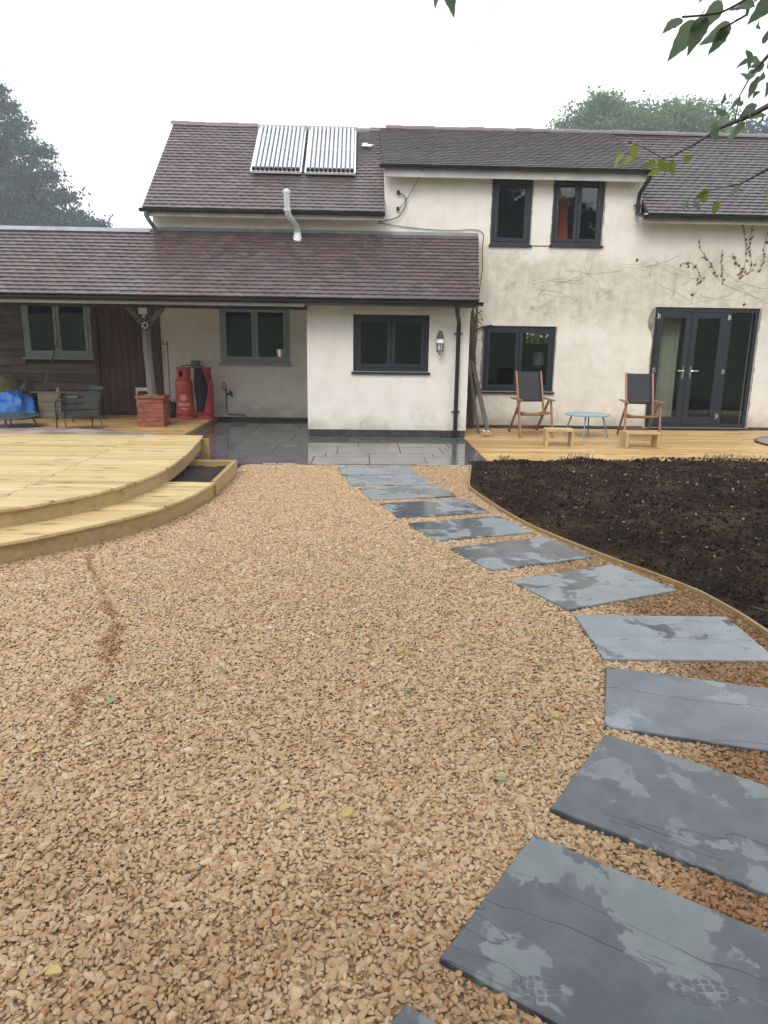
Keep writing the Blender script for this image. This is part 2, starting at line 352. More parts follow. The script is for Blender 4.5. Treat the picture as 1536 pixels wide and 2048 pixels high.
# ---------------------------------------------------------------- mesh helpers
LOC = {}
class MB:
    def __init__(s): s.v = []; s.f = []; s.mi = []
    def add(s, vs, fs, mi=0):
        o = len(s.v); s.v += [tuple(x) for x in vs]; s.f += [tuple(i + o for i in f) for f in fs]; s.mi += [mi] * len(fs); return s
    def box(s, x0, x1, y0, y1, z0, z1, M=None, ch=0., mi=0):
        if ch <= 0:
            vs = [(x, y, z) for z in (z0, z1) for y in (y0, y1) for x in (x0, x1)]
            fs = [(0, 2, 3, 1), (4, 5, 7, 6), (0, 1, 5, 4), (2, 6, 7, 3), (0, 4, 6, 2), (1, 3, 7, 5)]
        else:
            vs = []; c = ch
            for (z, i) in ((z0, c), (z0 + c, 0), (z1 - c, 0), (z1, c)):
                a, b, d, e = x0 + i, x1 - i, y0 + i, y1 - i
                if i == 0:
                    vs += [(a + c, d, z), (b - c, d, z), (b, d + c, z), (b, e - c, z), (b - c, e, z), (a + c, e, z), (a, e - c, z), (a, d + c, z)]
                else:
                    vs += [(a, d, z), (b, d, z), (b, d, z), (b, e, z), (b, e, z), (a, e, z), (a, e, z), (a, d, z)]
            fs = [(0, 6, 4, 2)[::1]]
            fs = [(0, 5, 3, 1), (24, 25, 27, 29)]
            for l in range(3):
                for k in range(8):
                    k2 = (k + 1) % 8
                    fs.append((l * 8 + k, l * 8 + k2, l * 8 + 8 + k2, l * 8 + 8 + k))
        if M is not None: vs = [tuple(M @ Vector(v)) for v in vs]
        return s.add(vs, fs, mi)
    def tube(s, pts, r, n=8, cap=True, mi=0):
        pts = [Vector(p) for p in pts]; rs = r if isinstance(r, (list, tuple)) else [r] * len(pts)
        vs = []; fs = []; up = None
        for i, p in enumerate(pts):
            d = (pts[min(i + 1, len(pts) - 1)] - pts[max(i - 1, 0)])
            d = d.normalized() if d.length > 1e-9 else Vector((0, 0, 1))
            if up is None: up = Vector((0, 0, 1)) if abs(d.z) < .9 else Vector((1, 0, 0))
            a = d.cross(up);
            if a.length < 1e-6: a = d.orthogonal()
            a.normalize(); b = a.cross(d).normalized(); up = b
            for k in range(n):
                t = 2 * math.pi * k / n
                vs.append(p + a * (math.cos(t) * rs[i]) + b * (math.sin(t) * rs[i]))
        for i in range(len(pts) - 1):
            for k in range(n):
                k2 = (k + 1) % n; fs.append((i * n + k, i * n + k2, (i + 1) * n + k2, (i + 1) * n + k))
        if cap: fs.append(tuple(range(n))); fs.append(tuple(range((len(pts) - 1) * n, len(pts) * n))[::-1])
        return s.add(vs, fs, mi)
    def lathe(s, prof, c=(0, 0, 0), n=24, mi=0):
        vs = []; fs = []
        for (r, z) in prof:
            for k in range(n):
                t = 2 * math.pi * k / n; vs.append((c[0] + r * math.cos(t), c[1] + r * math.sin(t), c[2] + z))
        for i in range(len(prof) - 1):
            for k in range(n):
                k2 = (k + 1) % n; fs.append((i * n + k, i * n + k2, (i + 1) * n + k2, (i + 1) * n + k))
        fs.append(tuple(range(n))[::-1]); fs.append(tuple(range((len(prof) - 1) * n, len(prof) * n)))
        return s.add(vs, fs, mi)
    def prism(s, poly, z0, z1, ch=0., mi=0, M=None):
        n = len(poly)
        if ch > 0:
            ins = inset(poly, ch); lay = [[(x, y, z0) for x, y in poly], [(x, y, z1 - ch) for x, y in poly], [(x, y, z1) for x, y in ins]]
        else: lay = [[(x, y, z0) for x, y in poly], [(x, y, z1) for x, y in poly]]
        vs = sum(lay, []); fs = [tuple(range(n))[::-1], tuple(range((len(lay) - 1) * n, len(lay) * n))]
        for l in range(len(lay) - 1):
            for k in range(n):
                k2 = (k + 1) % n; fs.append((l * n + k, l * n + k2, l * n + n + k2, l * n + n + k))
        if M is not None: vs = [tuple(M @ Vector(v)) for v in vs]
        return s.add(vs, fs, mi)
    def mesh(s, name, mats, smooth=False):
        me = bpy.data.meshes.new(name); me.from_pydata(s.v, [], s.f); 
        for m in (mats if isinstance(mats, (list, tuple)) else [mats]): me.materials.append(m)
        if any(s.mi): me.polygons.foreach_set('material_index', s.mi)
        if smooth: me.shade_smooth()
        me.update(); return me
    def build(s, name, mat, parent=None, smooth=False, angle=None):
        return link(name, s.mesh(name, mat, smooth), parent, angle)

def inset(poly, d):
    n = len(poly); out = []
    for i in range(n):
        p0, p1, p2 = Vector(poly[i - 1]), Vector(poly[i]), Vector(poly[(i + 1) % n])
        a = (p1 - p0); b = (p2 - p1)
        if a.length < 1e-9 or b.length < 1e-9: out.append(tuple(p1)); continue
        a.normalize(); b.normalize(); na = Vector((-a.y, a.x)); nb = Vector((-b.y, b.x)); m = na + nb
        if m.length < 1e-6: m = na
        m.normalize(); k = d / max(.5, m.dot(na)); out.append(tuple(p1 + m * k))
    return out

def link(name, me, parent=None, angle=None):
    o = bpy.data.objects.new(name, me); COL.objects.link(o)
    if parent is not None:
        o.parent = parent
        if parent in LOC: o.matrix_parent_inverse = Matrix.Translation(-Vector(LOC[parent]))
    if angle is not None:
        me.shade_smooth(); me.set_sharp_from_angle(angle=R(angle))
    return o
def tag(o, label=None, cat=None, group=None, kind=None):
    if label: o['label'] = label
    if cat: o['category'] = cat
    if group: o['group'] = group
    if kind: o['kind'] = kind
    return o
def thing(name, label, cat, loc=(0, 0, 0), group=None):
    o = bpy.data.objects.new(name, None); COL.objects.link(o); o.location = loc; LOC[o] = loc
    o.empty_display_size = .1
    return tag(o, label, cat, group)
def dup(o, parent=None):
    c = o.copy(); COL.objects.link(c)
    if parent is not None: c.parent = parent
    for ch in list(o.children): dup(ch, c)
    return c
def inst(name, me, M, parent=None):
    o = bpy.data.objects.new(name, me); COL.objects.link(o)
    if parent is not None: o.parent = parent
    if parent in LOC: M = Matrix.Translation(-Vector(LOC[parent])) @ M
    o.matrix_basis = M
    return o

def wall(name, mat, parent, x0, x1, z0, z1, y, thick, holes=(), cell=None):
    xs = sorted({x0, x1} | {h[0] for h in holes} | {h[1] for h in holes}); zs = sorted({z0, z1} | {h[2] for h in holes} | {h[3] for h in holes})
    inh = lambda x, z: any(h[0] < x < h[1] and h[2] < z < h[3] for h in holes)
    m = MB(); yb = y + thick
    ok = {}
    for i in range(len(xs) - 1):
        for j in range(len(zs) - 1): ok[i, j] = not inh((xs[i] + xs[i + 1]) / 2, (zs[j] + zs[j + 1]) / 2)
    for (i, j), k in ok.items():
        if not k: continue
        a, b, c, d = xs[i], xs[i + 1], zs[j], zs[j + 1]
        m.add([(a, y, c), (b, y, c), (b, y, d), (a, y, d)], [(0, 1, 2, 3)])
        m.add([(a, yb, c), (b, yb, c), (b, yb, d), (a, yb, d)], [(3, 2, 1, 0)])
        for (di, dj, q) in ((-1, 0, [(a, y, c), (a, y, d), (a, yb, d), (a, yb, c)]), (1, 0, [(b, y, d), (b, y, c), (b, yb, c), (b, yb, d)]),
                            (0, -1, [(b, y, c), (a, y, c), (a, yb, c), (b, yb, c)]), (0, 1, [(a, y, d), (b, y, d), (b, yb, d), (a, yb, d)])):
            if not ok.get((i + di, j + dj), False): m.add(q, [(0, 1, 2, 3)])
    return m.build(name, mat, parent)

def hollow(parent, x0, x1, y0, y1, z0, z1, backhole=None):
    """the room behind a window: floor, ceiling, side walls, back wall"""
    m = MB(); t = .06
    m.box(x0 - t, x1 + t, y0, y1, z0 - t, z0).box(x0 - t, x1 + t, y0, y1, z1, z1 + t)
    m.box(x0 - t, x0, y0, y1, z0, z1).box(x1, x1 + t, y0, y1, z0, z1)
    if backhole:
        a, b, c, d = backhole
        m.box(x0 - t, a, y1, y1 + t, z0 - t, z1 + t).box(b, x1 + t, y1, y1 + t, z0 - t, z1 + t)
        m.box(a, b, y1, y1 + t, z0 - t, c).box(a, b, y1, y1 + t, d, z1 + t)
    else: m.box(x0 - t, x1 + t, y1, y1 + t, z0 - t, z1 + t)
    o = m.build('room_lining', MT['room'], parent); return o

def window(parent, x0, x1, z0, z1, y, n, mat, fw=.05, sw=.05, sill=True, gap=.004, sillmat=None):
    """outer frame > sashes, panes, sill ; y = wall face"""
    yf, yb = y + .035, y + .105
    m = MB()
    m.box(x0, x0 + fw, yf, yb, z0, z1).box(x1 - fw, x1, yf, yb, z0, z1)
    m.box(x0 + fw, x1 - fw, yf + .001, yb, z0, z0 + fw).box(x0 + fw, x1 - fw, yf + .001, yb, z1 - fw, z1)
    iw = (x1 - x0 - 2 * fw) / n
    fr = m.build('window', mat, parent)
    for k in range(n):
        a = x0 + fw + k * iw + gap; b = x0 + fw + (k + 1) * iw - gap; c = z0 + fw + gap; d = z1 - fw - gap
        s = MB(); ys, ye = yf - .012, yb - .02
        s.box(a, a + sw, ys, ye, c, d, ch=.004).box(b - sw, b, ys, ye, c, d, ch=.004)
        s.box(a + sw - .003, b - sw + .003, ys + .002, ye, c, c + sw, ch=.004).box(a + sw - .003, b - sw + .003, ys + .002, ye, d - sw, d, ch=.004)
        s.build('sash', mat, fr)
        MB().box(a + sw - .004, b - sw + .004, ys + .028, ys + .034, c + sw - .004, d - sw + .004).build('pane', MT['glass'], fr)
    if sill:
        MB().box(x0 - .03, x1 + .03, y - .045, yf + .02, z0 - .04, z0 - .002, ch=.006).build('sill', sillmat or mat, fr)
    return fr

def ragged_strip(parent, pts, y, proud=.004, mat='mortar', w=(.02, .045)):
    """bare mortar left along an opening: irregular thin patch, proud of the wall"""
    m = MB(); poly_a = []; poly_b = []
    L = []
    for (p, q) in zip(pts[:-1], pts[1:]):
        n = max(2, int((Vector(q) - Vector(p)).length / .07))
        for k in range(n): L.append(Vector(p).lerp(Vector(q), k / n))
    L.append(Vector(pts[-1]))
    for i, p in enumerate(L):
        d = (L[min(i + 1, len(L) - 1)] - L[max(i - 1, 0)]).normalized(); nn = Vector((-d.y, d.x))
        poly_a.append(p); poly_b.append(p + nn * rnd.uniform(*w))
    for i in range(len(L) - 1):
        a, b, c, d = poly_a[i], poly_a[i + 1], poly_b[i + 1], poly_b[i]
        m.add([(q.x, y - proud, q.y) for q in (a, b, c, d)], [(0, 1, 2, 3)])
        m.add([(c.x, y - proud, c.y), (d.x, y - proud, d.y), (d.x, y + .01, d.y), (c.x, y + .01, c.y)], [(0, 1, 2, 3)])
    return m.build('mortar_edge', MT[mat], parent)

def tile_mesh(mat, w=.163, L=.21, t=.016):
    m = MB(); seg = 3; vs = []
    for iz in (0, 1):
        for j in (0, 1):
            for k in range(seg + 1):
                u = k / seg; cam_ = .004 * (1 - (2 * u - 1) ** 2)
                vs.append(((u - .5) * w, j * L, cam_ + (t if iz else 0)))
    q = seg + 1; fs = []
    for k in range(seg):
        fs += [(2 * q + k, 2 * q + k + 1, 3 * q + k + 1, 3 * q + k), (k, q + k, q + k + 1, k + 1), (k, k + 1, 2 * q + k + 1, 2 * q + k)]
    fs += [(0, 2 * q, 3 * q, q), (seg, q + seg, 3 * q + seg, 2 * q + seg)]
    m.add(vs, fs); return m.mesh('tile', mat)

def roof(parent, x0, x1, ya, za, yb, zb, gauge, mat, n_single, sag=None, bias_x=None, under=.05, x1b=None):
    """roof slope facing the camera: deck board part, single tiles as its sub-parts, the rest of the tiles as one sub-part"""
    dy, dz = yb - ya, zb - za; L = math.hypot(dy, dz); ang = math.atan2(dz, dy)
    nrm = Vector((0, -dz / L, dy / L))
    m = MB(); x1b = x1 if x1b is None else x1b
    c = [Vector((x, y, z)) for y, z, xe in ((ya, za, x1), (yb, zb, x1b)) for x in (x0, xe)]
    lo = [p - nrm * under for p in c]
    m.add([*c, *lo], [(0, 1, 3, 2), (4, 6, 7, 5), (0, 4, 5, 1), (2, 3, 7, 6), (0, 2, 6, 4), (1, 5, 7, 3)])
    deck = m.build('roof', MT['beam'], parent)
    tm = tile_mesh(mat); W = .165
    nc = int(L / gauge); g = L / nc; tilt = math.asin(.0165 / g)
    V = np.array([v.co[:] for v in tm.vertices]); F = [tuple(p.vertices) for p in tm.polygons]
    allv = []; allf = []; o = 0; singles = 0
    for i in range(nc):
        s = i * g - .035
        xs = []; x = x0 - (W / 2 if i % 2 else 0); xe = x1 + (x1b - x1) * (i + .5) / nc
        while x < xe - .01:
            a, b = max(x, x0), min(x + W, xe)
            if b - a > .03: xs.append(((a + b) / 2, (b - a) / W))
            x += W
        for (xc, wf) in xs:
            jt = rnd.gauss(0, .006); sg = sag(xc, i / nc) if sag else 0.
            P = Vector((xc, ya + dy * (s / L), za + dz * (s / L))) + nrm * (.016 + abs(rnd.gauss(0, .0012)) + sg)
            M = Matrix.Translation(P) @ Matrix.Rotation(ang - tilt + rnd.gauss(0, .004), 4, 'X') @ Matrix.Rotation(rnd.gauss(0, .006), 4, 'Z') @ Matrix.Translation((0, rnd.gauss(0, .0025), 0)) @ Matrix.Diagonal((wf, 1, 1, 1))
            if singles < n_single and (bias_x is None or xc > bias_x):
                inst('tile', tm, M, deck); singles += 1
            else:
                Mn = np.array(M); allv.append(V @ Mn[:3, :3].T + Mn[:3, 3]); allf += [tuple(q + o for q in f) for f in F]; o += len(V)
    me = bpy.data.meshes.new('tiles'); me.from_pydata(np.concatenate(allv).tolist(), [], allf); me.materials.append(mat)
    tag(link('tiles', me, deck), kind='stuff')
    return deck

def gutter(parent, x0, x1, y, z, r=.055, mat='black'):
    m = MB(); n = 8; vs = []; fs = []
    for x in (x0, x1):
        for rr in (r, r - .005):
            for k in range(n + 1):
                t = math.pi + math.pi * k / n; vs.append((x, y + rr * math.cos(t), z + rr * math.sin(t)))
    q = n + 1
    for k in range(n):
        fs += [(k, k + 1, 2 * q + k + 1, 2 * q + k), (q + k, 3 * q + k, 3 * q + k + 1, q + k + 1), (k, q + k, q + k + 1, k + 1), (2 * q + k, 2 * q + k + 1, 3 * q + k + 1, 3 * q + k)]
    fs += [(0, 2 * q, 3 * q, q), (n, q + n, 3 * q + n, 2 * q + n)]
    m.add(vs, fs)
    k = x0 + .5
    while k < x1 - .2:
        m.tube([(k, y + r * 1.05 * math.cos(a), z + r * 1.05 * math.sin(a)) for a in [math.pi + math.pi * i / 6 for i in range(7)]], .007, 5); k += .95
    return m.build('gutter', MT[mat], parent, angle=40)

# ================================================================ SETTING
g = MB()
g.add([(-400, -400, -.16), (400, -400, -.16), (400, 600, -.16), (-400, 600, -.16)], [(0, 1, 2, 3)])
tag(g.build('ground', MT['grass']), kind='structure')
# grassy bank behind the photographer, seen in the window glass
m = MB(); xs = np.linspace(-40, 40, 41); ys = np.linspace(-40, -6, 18)
vs = [(x, y, -.15 + 7.5 * max(0, min(1, (-6 - y) / 22)) ** 1.3 + .25 * mnoise.noise(Vector((x * .2, y * .2, 0)))) for y in ys for x in xs]
fs = [(j * 41 + i, j * 41 + i + 1, j * 41 + i + 42, j * 41 + i + 41) for j in range(17) for i in range(40)]
m.add(vs, fs); tag(m.build('lawn_bank', MT['grass'], smooth=True), kind='structure')

# gravel bed and stones
DECK_LOW = [(-9.0, 3.55), (-6.0, 3.75), (-4.4, 4.05), (-3.4, 4.42), (-2.54, 4.97), (-2.13, 5.43), (-1.86, 5.80), (-1.68, 6.16), (-1.55, 6.62), (-1.47, 7.16), (-1.46, 7.3)]
EDGE = [(1.42, 9.12), (1.33, 8.55), (1.24, 8.05), (1.20, 7.72), (1.27, 7.2), (1.38, 6.55), (1.50, 6.05), (1.68, 5.58), (1.90, 5.06), (2.08, 4.70), (2.21, 4.38), (2.27, 4.02), (2.29, 3.68), (2.30, 3.1), (2.30, 2.2), (2.28, 1.0), (2.25, -.5), (2.2, -3)]
def interp(poly, y, axis=1):
    p = sorted(poly, key=lambda q: q[axis]); a = np.array([q[axis] for q in p]); b = np.array([q[1 - axis] for q in p])
    return np.interp(y, a, b)
gb = [(-9, 3.6)] + [(x - .1, y + .1) for x, y in DECK_LOW[1:]] + [(-1.5, 9.2), (1.45, 9.2)] + [(x + .01, y) for x, y in EDGE] + [(-9, -3)]
m = MB(); m.prism(gb, -.15, -.0215); tag(m.build('gravel_bed', MT['gravel_base']), kind='structure')

SLABS = [(.307, .934, -36), (.76, 1.546, -36.7), (1.207, 2.162, -36.3), (1.565, 2.877, -18.9), (1.718, 3.683, -1.9), (1.557, 4.54, 23.9), (1.24, 5.295, 21.4), (.951, 6.032, 18.3), (.712, 6.777, 15.1), (.499, 7.509, 12.9), (.322, 8.162, 7.9), (.205, 8.803, 6.3)]
def stone_mesh(seed, flat, mat, sub=2, rough=.22):
    rr = random.Random(seed); bm = bmesh.new(); bmesh.ops.create_icosphere(bm, subdivisions=sub, radius=1.)
    pl = [(Vector((rr.gauss(0, 1), rr.gauss(0, 1), rr.gauss(0, 1))).normalized(), rr.uniform(.48, .8)) for _ in range(7)]
    off = Vector((rr.uniform(0, 50), rr.uniform(0, 50), 0))
    for v in bm.verts:
        for nn, d in pl:
            k = v.co.dot(nn)
            if k > d: v.co -= nn * (k - d) * .85
        v.co *= 1 + rough * mnoise.noise(v.co * 1.3 + off)
        v.co.z *= flat; v.co.y *= rr.uniform(.72, .76)
    me = bpy.data.meshes.new('stone'); bm.to_mesh(me); bm.free(); me.materials.append(mat); me.shade_smooth(); me.set_sharp_from_angle(angle=R(30))
    return bpy.data.objects.new('stone', me)        # source shapes only, not linked to the scene

def scatter(name, P, rot, scl, idx, attrs, sources, mat):
    me = bpy.data.meshes.new(name); me.from_pydata(P.tolist(), [], [])
    for k, (typ, arr) in dict(rot=('FLOAT_VECTOR', rot), scl=('FLOAT_VECTOR', scl), idx=('INT', idx), **attrs).items():
        a = me.attributes.new(k, typ, 'POINT'); a.data.foreach_set('vector' if typ == 'FLOAT_VECTOR' else 'value', np.ascontiguousarray(arr).ravel())
    me.materials.append(mat)
    o = link(name, me)
    ng = bpy.data.node_groups.new(name, 'GeometryNodeTree')
    ng.interface.new_socket('Geometry', in_out='INPUT', socket_type='NodeSocketGeometry'); ng.interface.new_socket('Geometry', in_out='OUTPUT', socket_type='NodeSocketGeometry')
    gi = ng.nodes.new('NodeGroupInput'); go = ng.nodes.new('NodeGroupOutput'); iop = ng.nodes.new('GeometryNodeInstanceOnPoints'); jn = ng.nodes.new('GeometryNodeJoinGeometry')
    for s in reversed(sources):
        oi = ng.nodes.new('GeometryNodeObjectInfo'); oi.inputs['Object'].default_value = s; oi.inputs['As Instance'].default_value = True
        ng.links.new(oi.outputs['Geometry'], jn.inputs[0])
    def at(n, t):
        q = ng.nodes.new('GeometryNodeInputNamedAttribute'); q.data_type = t; q.inputs[0].default_value = n; return q.outputs[0]
    ng.links.new(gi.outputs[0], iop.inputs['Points']); ng.links.new(jn.outputs[0], iop.inputs['Instance']); iop.inputs['Pick Instance'].default_value = True
    ng.links.new(at('idx', 'INT'), iop.inputs['Instance Index']); ng.links.new(at('rot', 'FLOAT_VECTOR'), iop.inputs['Rotation']); ng.links.new(at('scl', 'FLOAT_VECTOR'), iop.inputs['Scale'])
    ng.links.new(iop.outputs[0], go.inputs[0])
    md = o.modifiers.new('scatter', 'NODES'); md.node_group = ng
    return o

def gravel():
    sp = .0112
    X, Y = np.meshgrid(np.arange(-4.2, 2.4, sp), np.arange(-.6, 9.25, sp)); X = X.ravel(); Y = Y.ravel()
    X = X + nprng.uniform(-.5, .5, X.shape) * sp * 1.3; Y = Y + nprng.uniform(-.5, .5, X.shape) * sp * 1.3
    # keep inside the bed: right of the low deck and planter, left of the edging, in front of the patio
    left = np.where(Y > 7.3, -1.455, np.interp(Y, [q[1] for q in DECK_LOW], [q[0] for q in DECK_LOW]))
    left = np.where(Y < 3.6, -9, left)
    right = interp(EDGE, Y) - .014
    vis = np.abs(X) < .62 * (Y + 1.1) + .8        # nothing of the bed shows beyond these sides
    k = (X > left + .012) & (X < right) & (Y < 9.19) & vis
    for (cx, cy, a) in SLABS:
        c, s = math.cos(R(a)), math.sin(R(a)); u = (X - cx) * c + (Y - cy) * s; w = -(X - cx) * s + (Y - cy) * c
        k &= ~((np.abs(u) < .455) & (np.abs(w) < .305))
    X, Y, left = X[k], Y[k], left[k]; n = len(X)
    und = np.array([mnoise.noise(Vector((x * 1.6, y * 1.6, 3.))) for x, y in zip(X, Y)])
    fine = np.array([mnoise.noise(Vector((x * 5, y * 5, 9.))) for x, y in zip(X, Y)])
    lift = nprng.rand(n)
    Z = -.021 + .005 * und + .004 * fine + .011 * lift ** 1.3
    # pebbles pile a little against slabs, never over them
    size = np.exp(nprng.normal(0, .34, n)) * .0099; size = np.clip(size, .0045, .0235)
    Z = np.minimum(Z, -.004 - size * .45)
    rot = np.stack([nprng.normal(0, .30, n), nprng.normal(0, .30, n), nprng.uniform(0, 6.28, n)], 1)
    scl = np.stack([size * nprng.uniform(.9, 1.35, n), size * nprng.uniform(.8, 1.15, n), size * nprng.uniform(.8, 1.25, n)], 1)
    tint = np.clip(nprng.beta(1.5, 1.5, n) * .96 + .06 * fine, 0, .97); orange = nprng.rand(n) < .018; tint[orange] = 1.
    # damp: right of the stepping path, along the worn rusty drip line on the left
    px = np.interp(Y, [s[1] for s in SLABS], [s[0] for s in SLABS])
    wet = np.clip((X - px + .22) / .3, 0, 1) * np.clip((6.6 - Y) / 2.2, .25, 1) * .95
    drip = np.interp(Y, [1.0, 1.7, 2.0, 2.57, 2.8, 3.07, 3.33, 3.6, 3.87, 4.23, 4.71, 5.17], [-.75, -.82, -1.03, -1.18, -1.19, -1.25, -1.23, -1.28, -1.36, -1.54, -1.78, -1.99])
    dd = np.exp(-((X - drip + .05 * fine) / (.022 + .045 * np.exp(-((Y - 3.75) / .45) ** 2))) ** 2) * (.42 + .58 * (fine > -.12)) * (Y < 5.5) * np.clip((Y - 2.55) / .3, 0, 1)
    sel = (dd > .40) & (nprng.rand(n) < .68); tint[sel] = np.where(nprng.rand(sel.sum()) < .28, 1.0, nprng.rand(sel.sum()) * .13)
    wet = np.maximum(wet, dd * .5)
    wet = np.maximum(wet, np.clip(.30 + und * .9, 0, .6) * np.clip((3.2 - Y) / 1.8, 0, 1))  # vignette and canopy shade painted in as patchy wet darkening towards the camera
    dkedge = np.clip(1 - (X - left) / .22, 0, 1) * (Y < 6.6) * .5  # stones darker along the low deck edge
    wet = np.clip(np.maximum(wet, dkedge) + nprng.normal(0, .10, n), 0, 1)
    src = [stone_mesh(100 + i, f, MT['gravel']) for i, f in enumerate((.34, .40, .50, .28, .56, .36, .44, .26))]
    o = scatter('gravel', np.stack([X, Y, Z], 1), rot, scl, nprng.randint(0, 8, n), dict(tint=('FLOAT', tint), wet=('FLOAT', wet)), src, MT['gravel'])  # wet: damp plus painted darkening towards the camera and the darker deck edge
    tag(o, 'loose tan and cream pebble gravel filling the garden area', 'gravel', kind='stuff')
gravel()

# soil bed
def soil_h(x, y):
    ex = interp(EDGE, y); dl = max(0., x - ex); back = 9.45 + .10 * (x - 1.4); db = max(0., back - y)
    k = min(1, dl / .5) * min(1, db / .22 + .15)
    q = Vector((x, y, 0))
    near = min(1, max(0, (9.0 - y) / 3.))
    h = .004 + k * (.02 + .03 * near + .035 * mnoise.noise(q * .9) * near + .024 * mnoise.noise(q * 2.7) + .036 * mnoise.noise(q * 4.6) * near + .024 * mnoise.noise(q * 7.) + .016 * mnoise.noise(q * 17.) + .010 * mnoise.noise(q * 39.))
    h += .055 * max(0, mnoise.noise(Vector((x * 1.9, 4.2, 0))) + .25) * math.exp(-((y - back + .12) / .12) ** 2) * min(1, dl / .3)
    return h
def soil():
    nx, ny = 230, 210; vs = []; fs = []
    for j in range(ny):
        t = j / (ny - 1); y = -2.5 + (12.0) * t ** .8
        ex = float(interp(EDGE, y)) + .018
        for i in range(nx):
            u = (i / (nx - 1)) ** 1.4; x = ex + u * (9.5 - ex)
            back = 9.45 + .10 * (x - 1.4); yy = min(y, back)
            vs.append((x, yy + .03 * mnoise.noise(Vector((x * 3, 0, 5))), soil_h(x, yy)))
    for j in range(ny - 1):
        for i in range(nx - 1): fs.append((j * nx + i, j * nx + i + 1, (j + 1) * nx + i + 1, (j + 1) * nx + i))
    m = MB(); m.add(vs, fs); o = m.build('soil_bed', MT['soil'], smooth=True); tag(o, kind='structure')
    n = 26000; P = []; 
    while len(P) < n:
        y = rnd.uniform(1.5, 9.9); x = rnd.uniform(1.3, 8.)
        if x < float(interp(EDGE, y)) + .04 or y > 9.43 + .10 * (x - 1.4): continue
        if x > .62 * (y + 1.1) + .6: continue
        P.append((x, y, soil_h(x, y) + .002))
    P = np.array(P); size = np.clip(np.exp(nprng.normal(0, .5, n)) * .0078, .003, .040)
    tint = nprng.rand(n) * .96; tint[nprng.rand(n) < .016] = 1.
    size[tint == 1] = np.clip(size[tint == 1], .005, .017)
    rot = nprng.uniform(0, 6.28, (n, 3)); scl = np.stack([size * nprng.uniform(.8, 1.4, n), size, size * nprng.uniform(.6, 1.1, n)], 1)
    src = [stone_mesh(300 + i, .75, MT['clod'], 2, .5) for i in range(6)]
    o = scatter('soil_crumbs', P, rot, scl, nprng.randint(0, 6, n), dict(tint=('FLOAT', tint)), src, MT['clod'])
    tag(o, 'dark crumbs of dug earth with small pale stones', 'soil', kind='stuff')
    m = MB()
    for _ in range(130):      # dry stalks and roots lying on the soil
        y = rnd.uniform(3.0, 9.6); x = float(interp(EDGE, min(y, 9.))) + rnd.uniform(.1, 4.5)
        if y > 9.4 + .10 * (x - 1.4): continue
        a = rnd.uniform(0, 6.28); L = rnd.uniform(.03, .14); z = soil_h(x, y) + .008
        m.tube([(x, y, z), (x + .5 * L * math.cos(a), y + .5 * L * math.sin(a), z + rnd.uniform(0, .015)), (x + L * math.cos(a + .3), y + L * math.sin(a + .3), z)], rnd.uniform(.0008, .002), 4)
    tag(m.build('dry_stalks', MT['boxwood']), 'pale dry stalks and roots scattered on the dark soil', 'twigs', kind='stuff')
    m = MB()
    for _ in range(260):      # grass at the far rim of the bed
        x = rnd.choice([rnd.gauss(2.9, .12), rnd.gauss(5.3, .25), rnd.gauss(4.9, .12), rnd.uniform(1.7, 6.5) if rnd.random() < .3 else rnd.gauss(1.9, .08)]); y = 9.42 + .10 * (x - 1.4) + rnd.gauss(-.06, .07)
        z = soil_h(x, min(y, 9.4 + .1 * (x - 1.4))) ; h = rnd.uniform(.02, .085); a = rnd.uniform(0, 6.28); l = rnd.uniform(.2, .7) * h
        dx, dy = math.cos(a), math.sin(a); w = .0025
        m.add([(x - dy * w, y + dx * w, z), (x + dy * w, y - dx * w, z), (x + dx * l * .4, y + dy * l * .4, z + h * .7), (x + dx * l, y + dy * l, z + h)], [(0, 1, 2), (0, 2, 3)])
    tag(m.build('grass_tufts', MT['grass_blade']), 'thin grass tufts along the far rim of the soil', 'grass', kind='stuff')
soil()

# timber edging along the soil
ed = thing('timber_edging', 'thin timber edging board curving between gravel and dark soil', 'edging', (1.5, 6, 0))
def ribbon(pts, z0, z1, th, sub=6):
    P = []
    for i in range(len(pts) - 1):
        for k in range(sub):
            t = k / sub; p0 = Vector(pts[max(i - 1, 0)]); p1 = Vector(pts[i]); p2 = Vector(pts[i + 1]); p3 = Vector(pts[min(i + 2, len(pts) - 1)])
            P.append(.5 * ((2 * p1) + (-p0 + p2) * t + (2 * p0 - 5 * p1 + 4 * p2 - p3) * t * t + (-p0 + 3 * p1 - 3 * p2 + p3) * t ** 3))
    P.append(Vector(pts[-1])); A = []; B = []
    for i, p in enumerate(P):
        d = (P[min(i + 1, len(P) - 1)] - P[max(i - 1, 0)]).normalized(); n = Vector((-d.y, d.x)) * th / 2
        A.append(p + n); B.append(p - n)
    m = MB(); N = len(P)
    vs = [(q.x, q.y, z) for z in (z0, z1) for L in (A, B) for q in L]; fs = []
    for i in range(N - 1):
        fs += [(2 * N + i, 2 * N + i + 1, 3 * N + i + 1, 3 * N + i), (i, i + 1, 2 * N + i + 1, 2 * N + i), (N + i, 3 * N + i, 3 * N + i + 1, N + i + 1)]
    fs += [(0, 2 * N, 3 * N, N), (N - 1, 2 * N - 1, 4 * N - 1, 3 * N - 1)]
    m.add(vs, fs); return m
for a, b in ((0, 3), (3, 6), (6, 8), (8, 10), (10, 13), (13, 16)):
    ribbon([Vector(p) for p in EDGE[a:b + 1]], -.10, .016, .02, 4).build('board', MT['edging_wood'], ed)

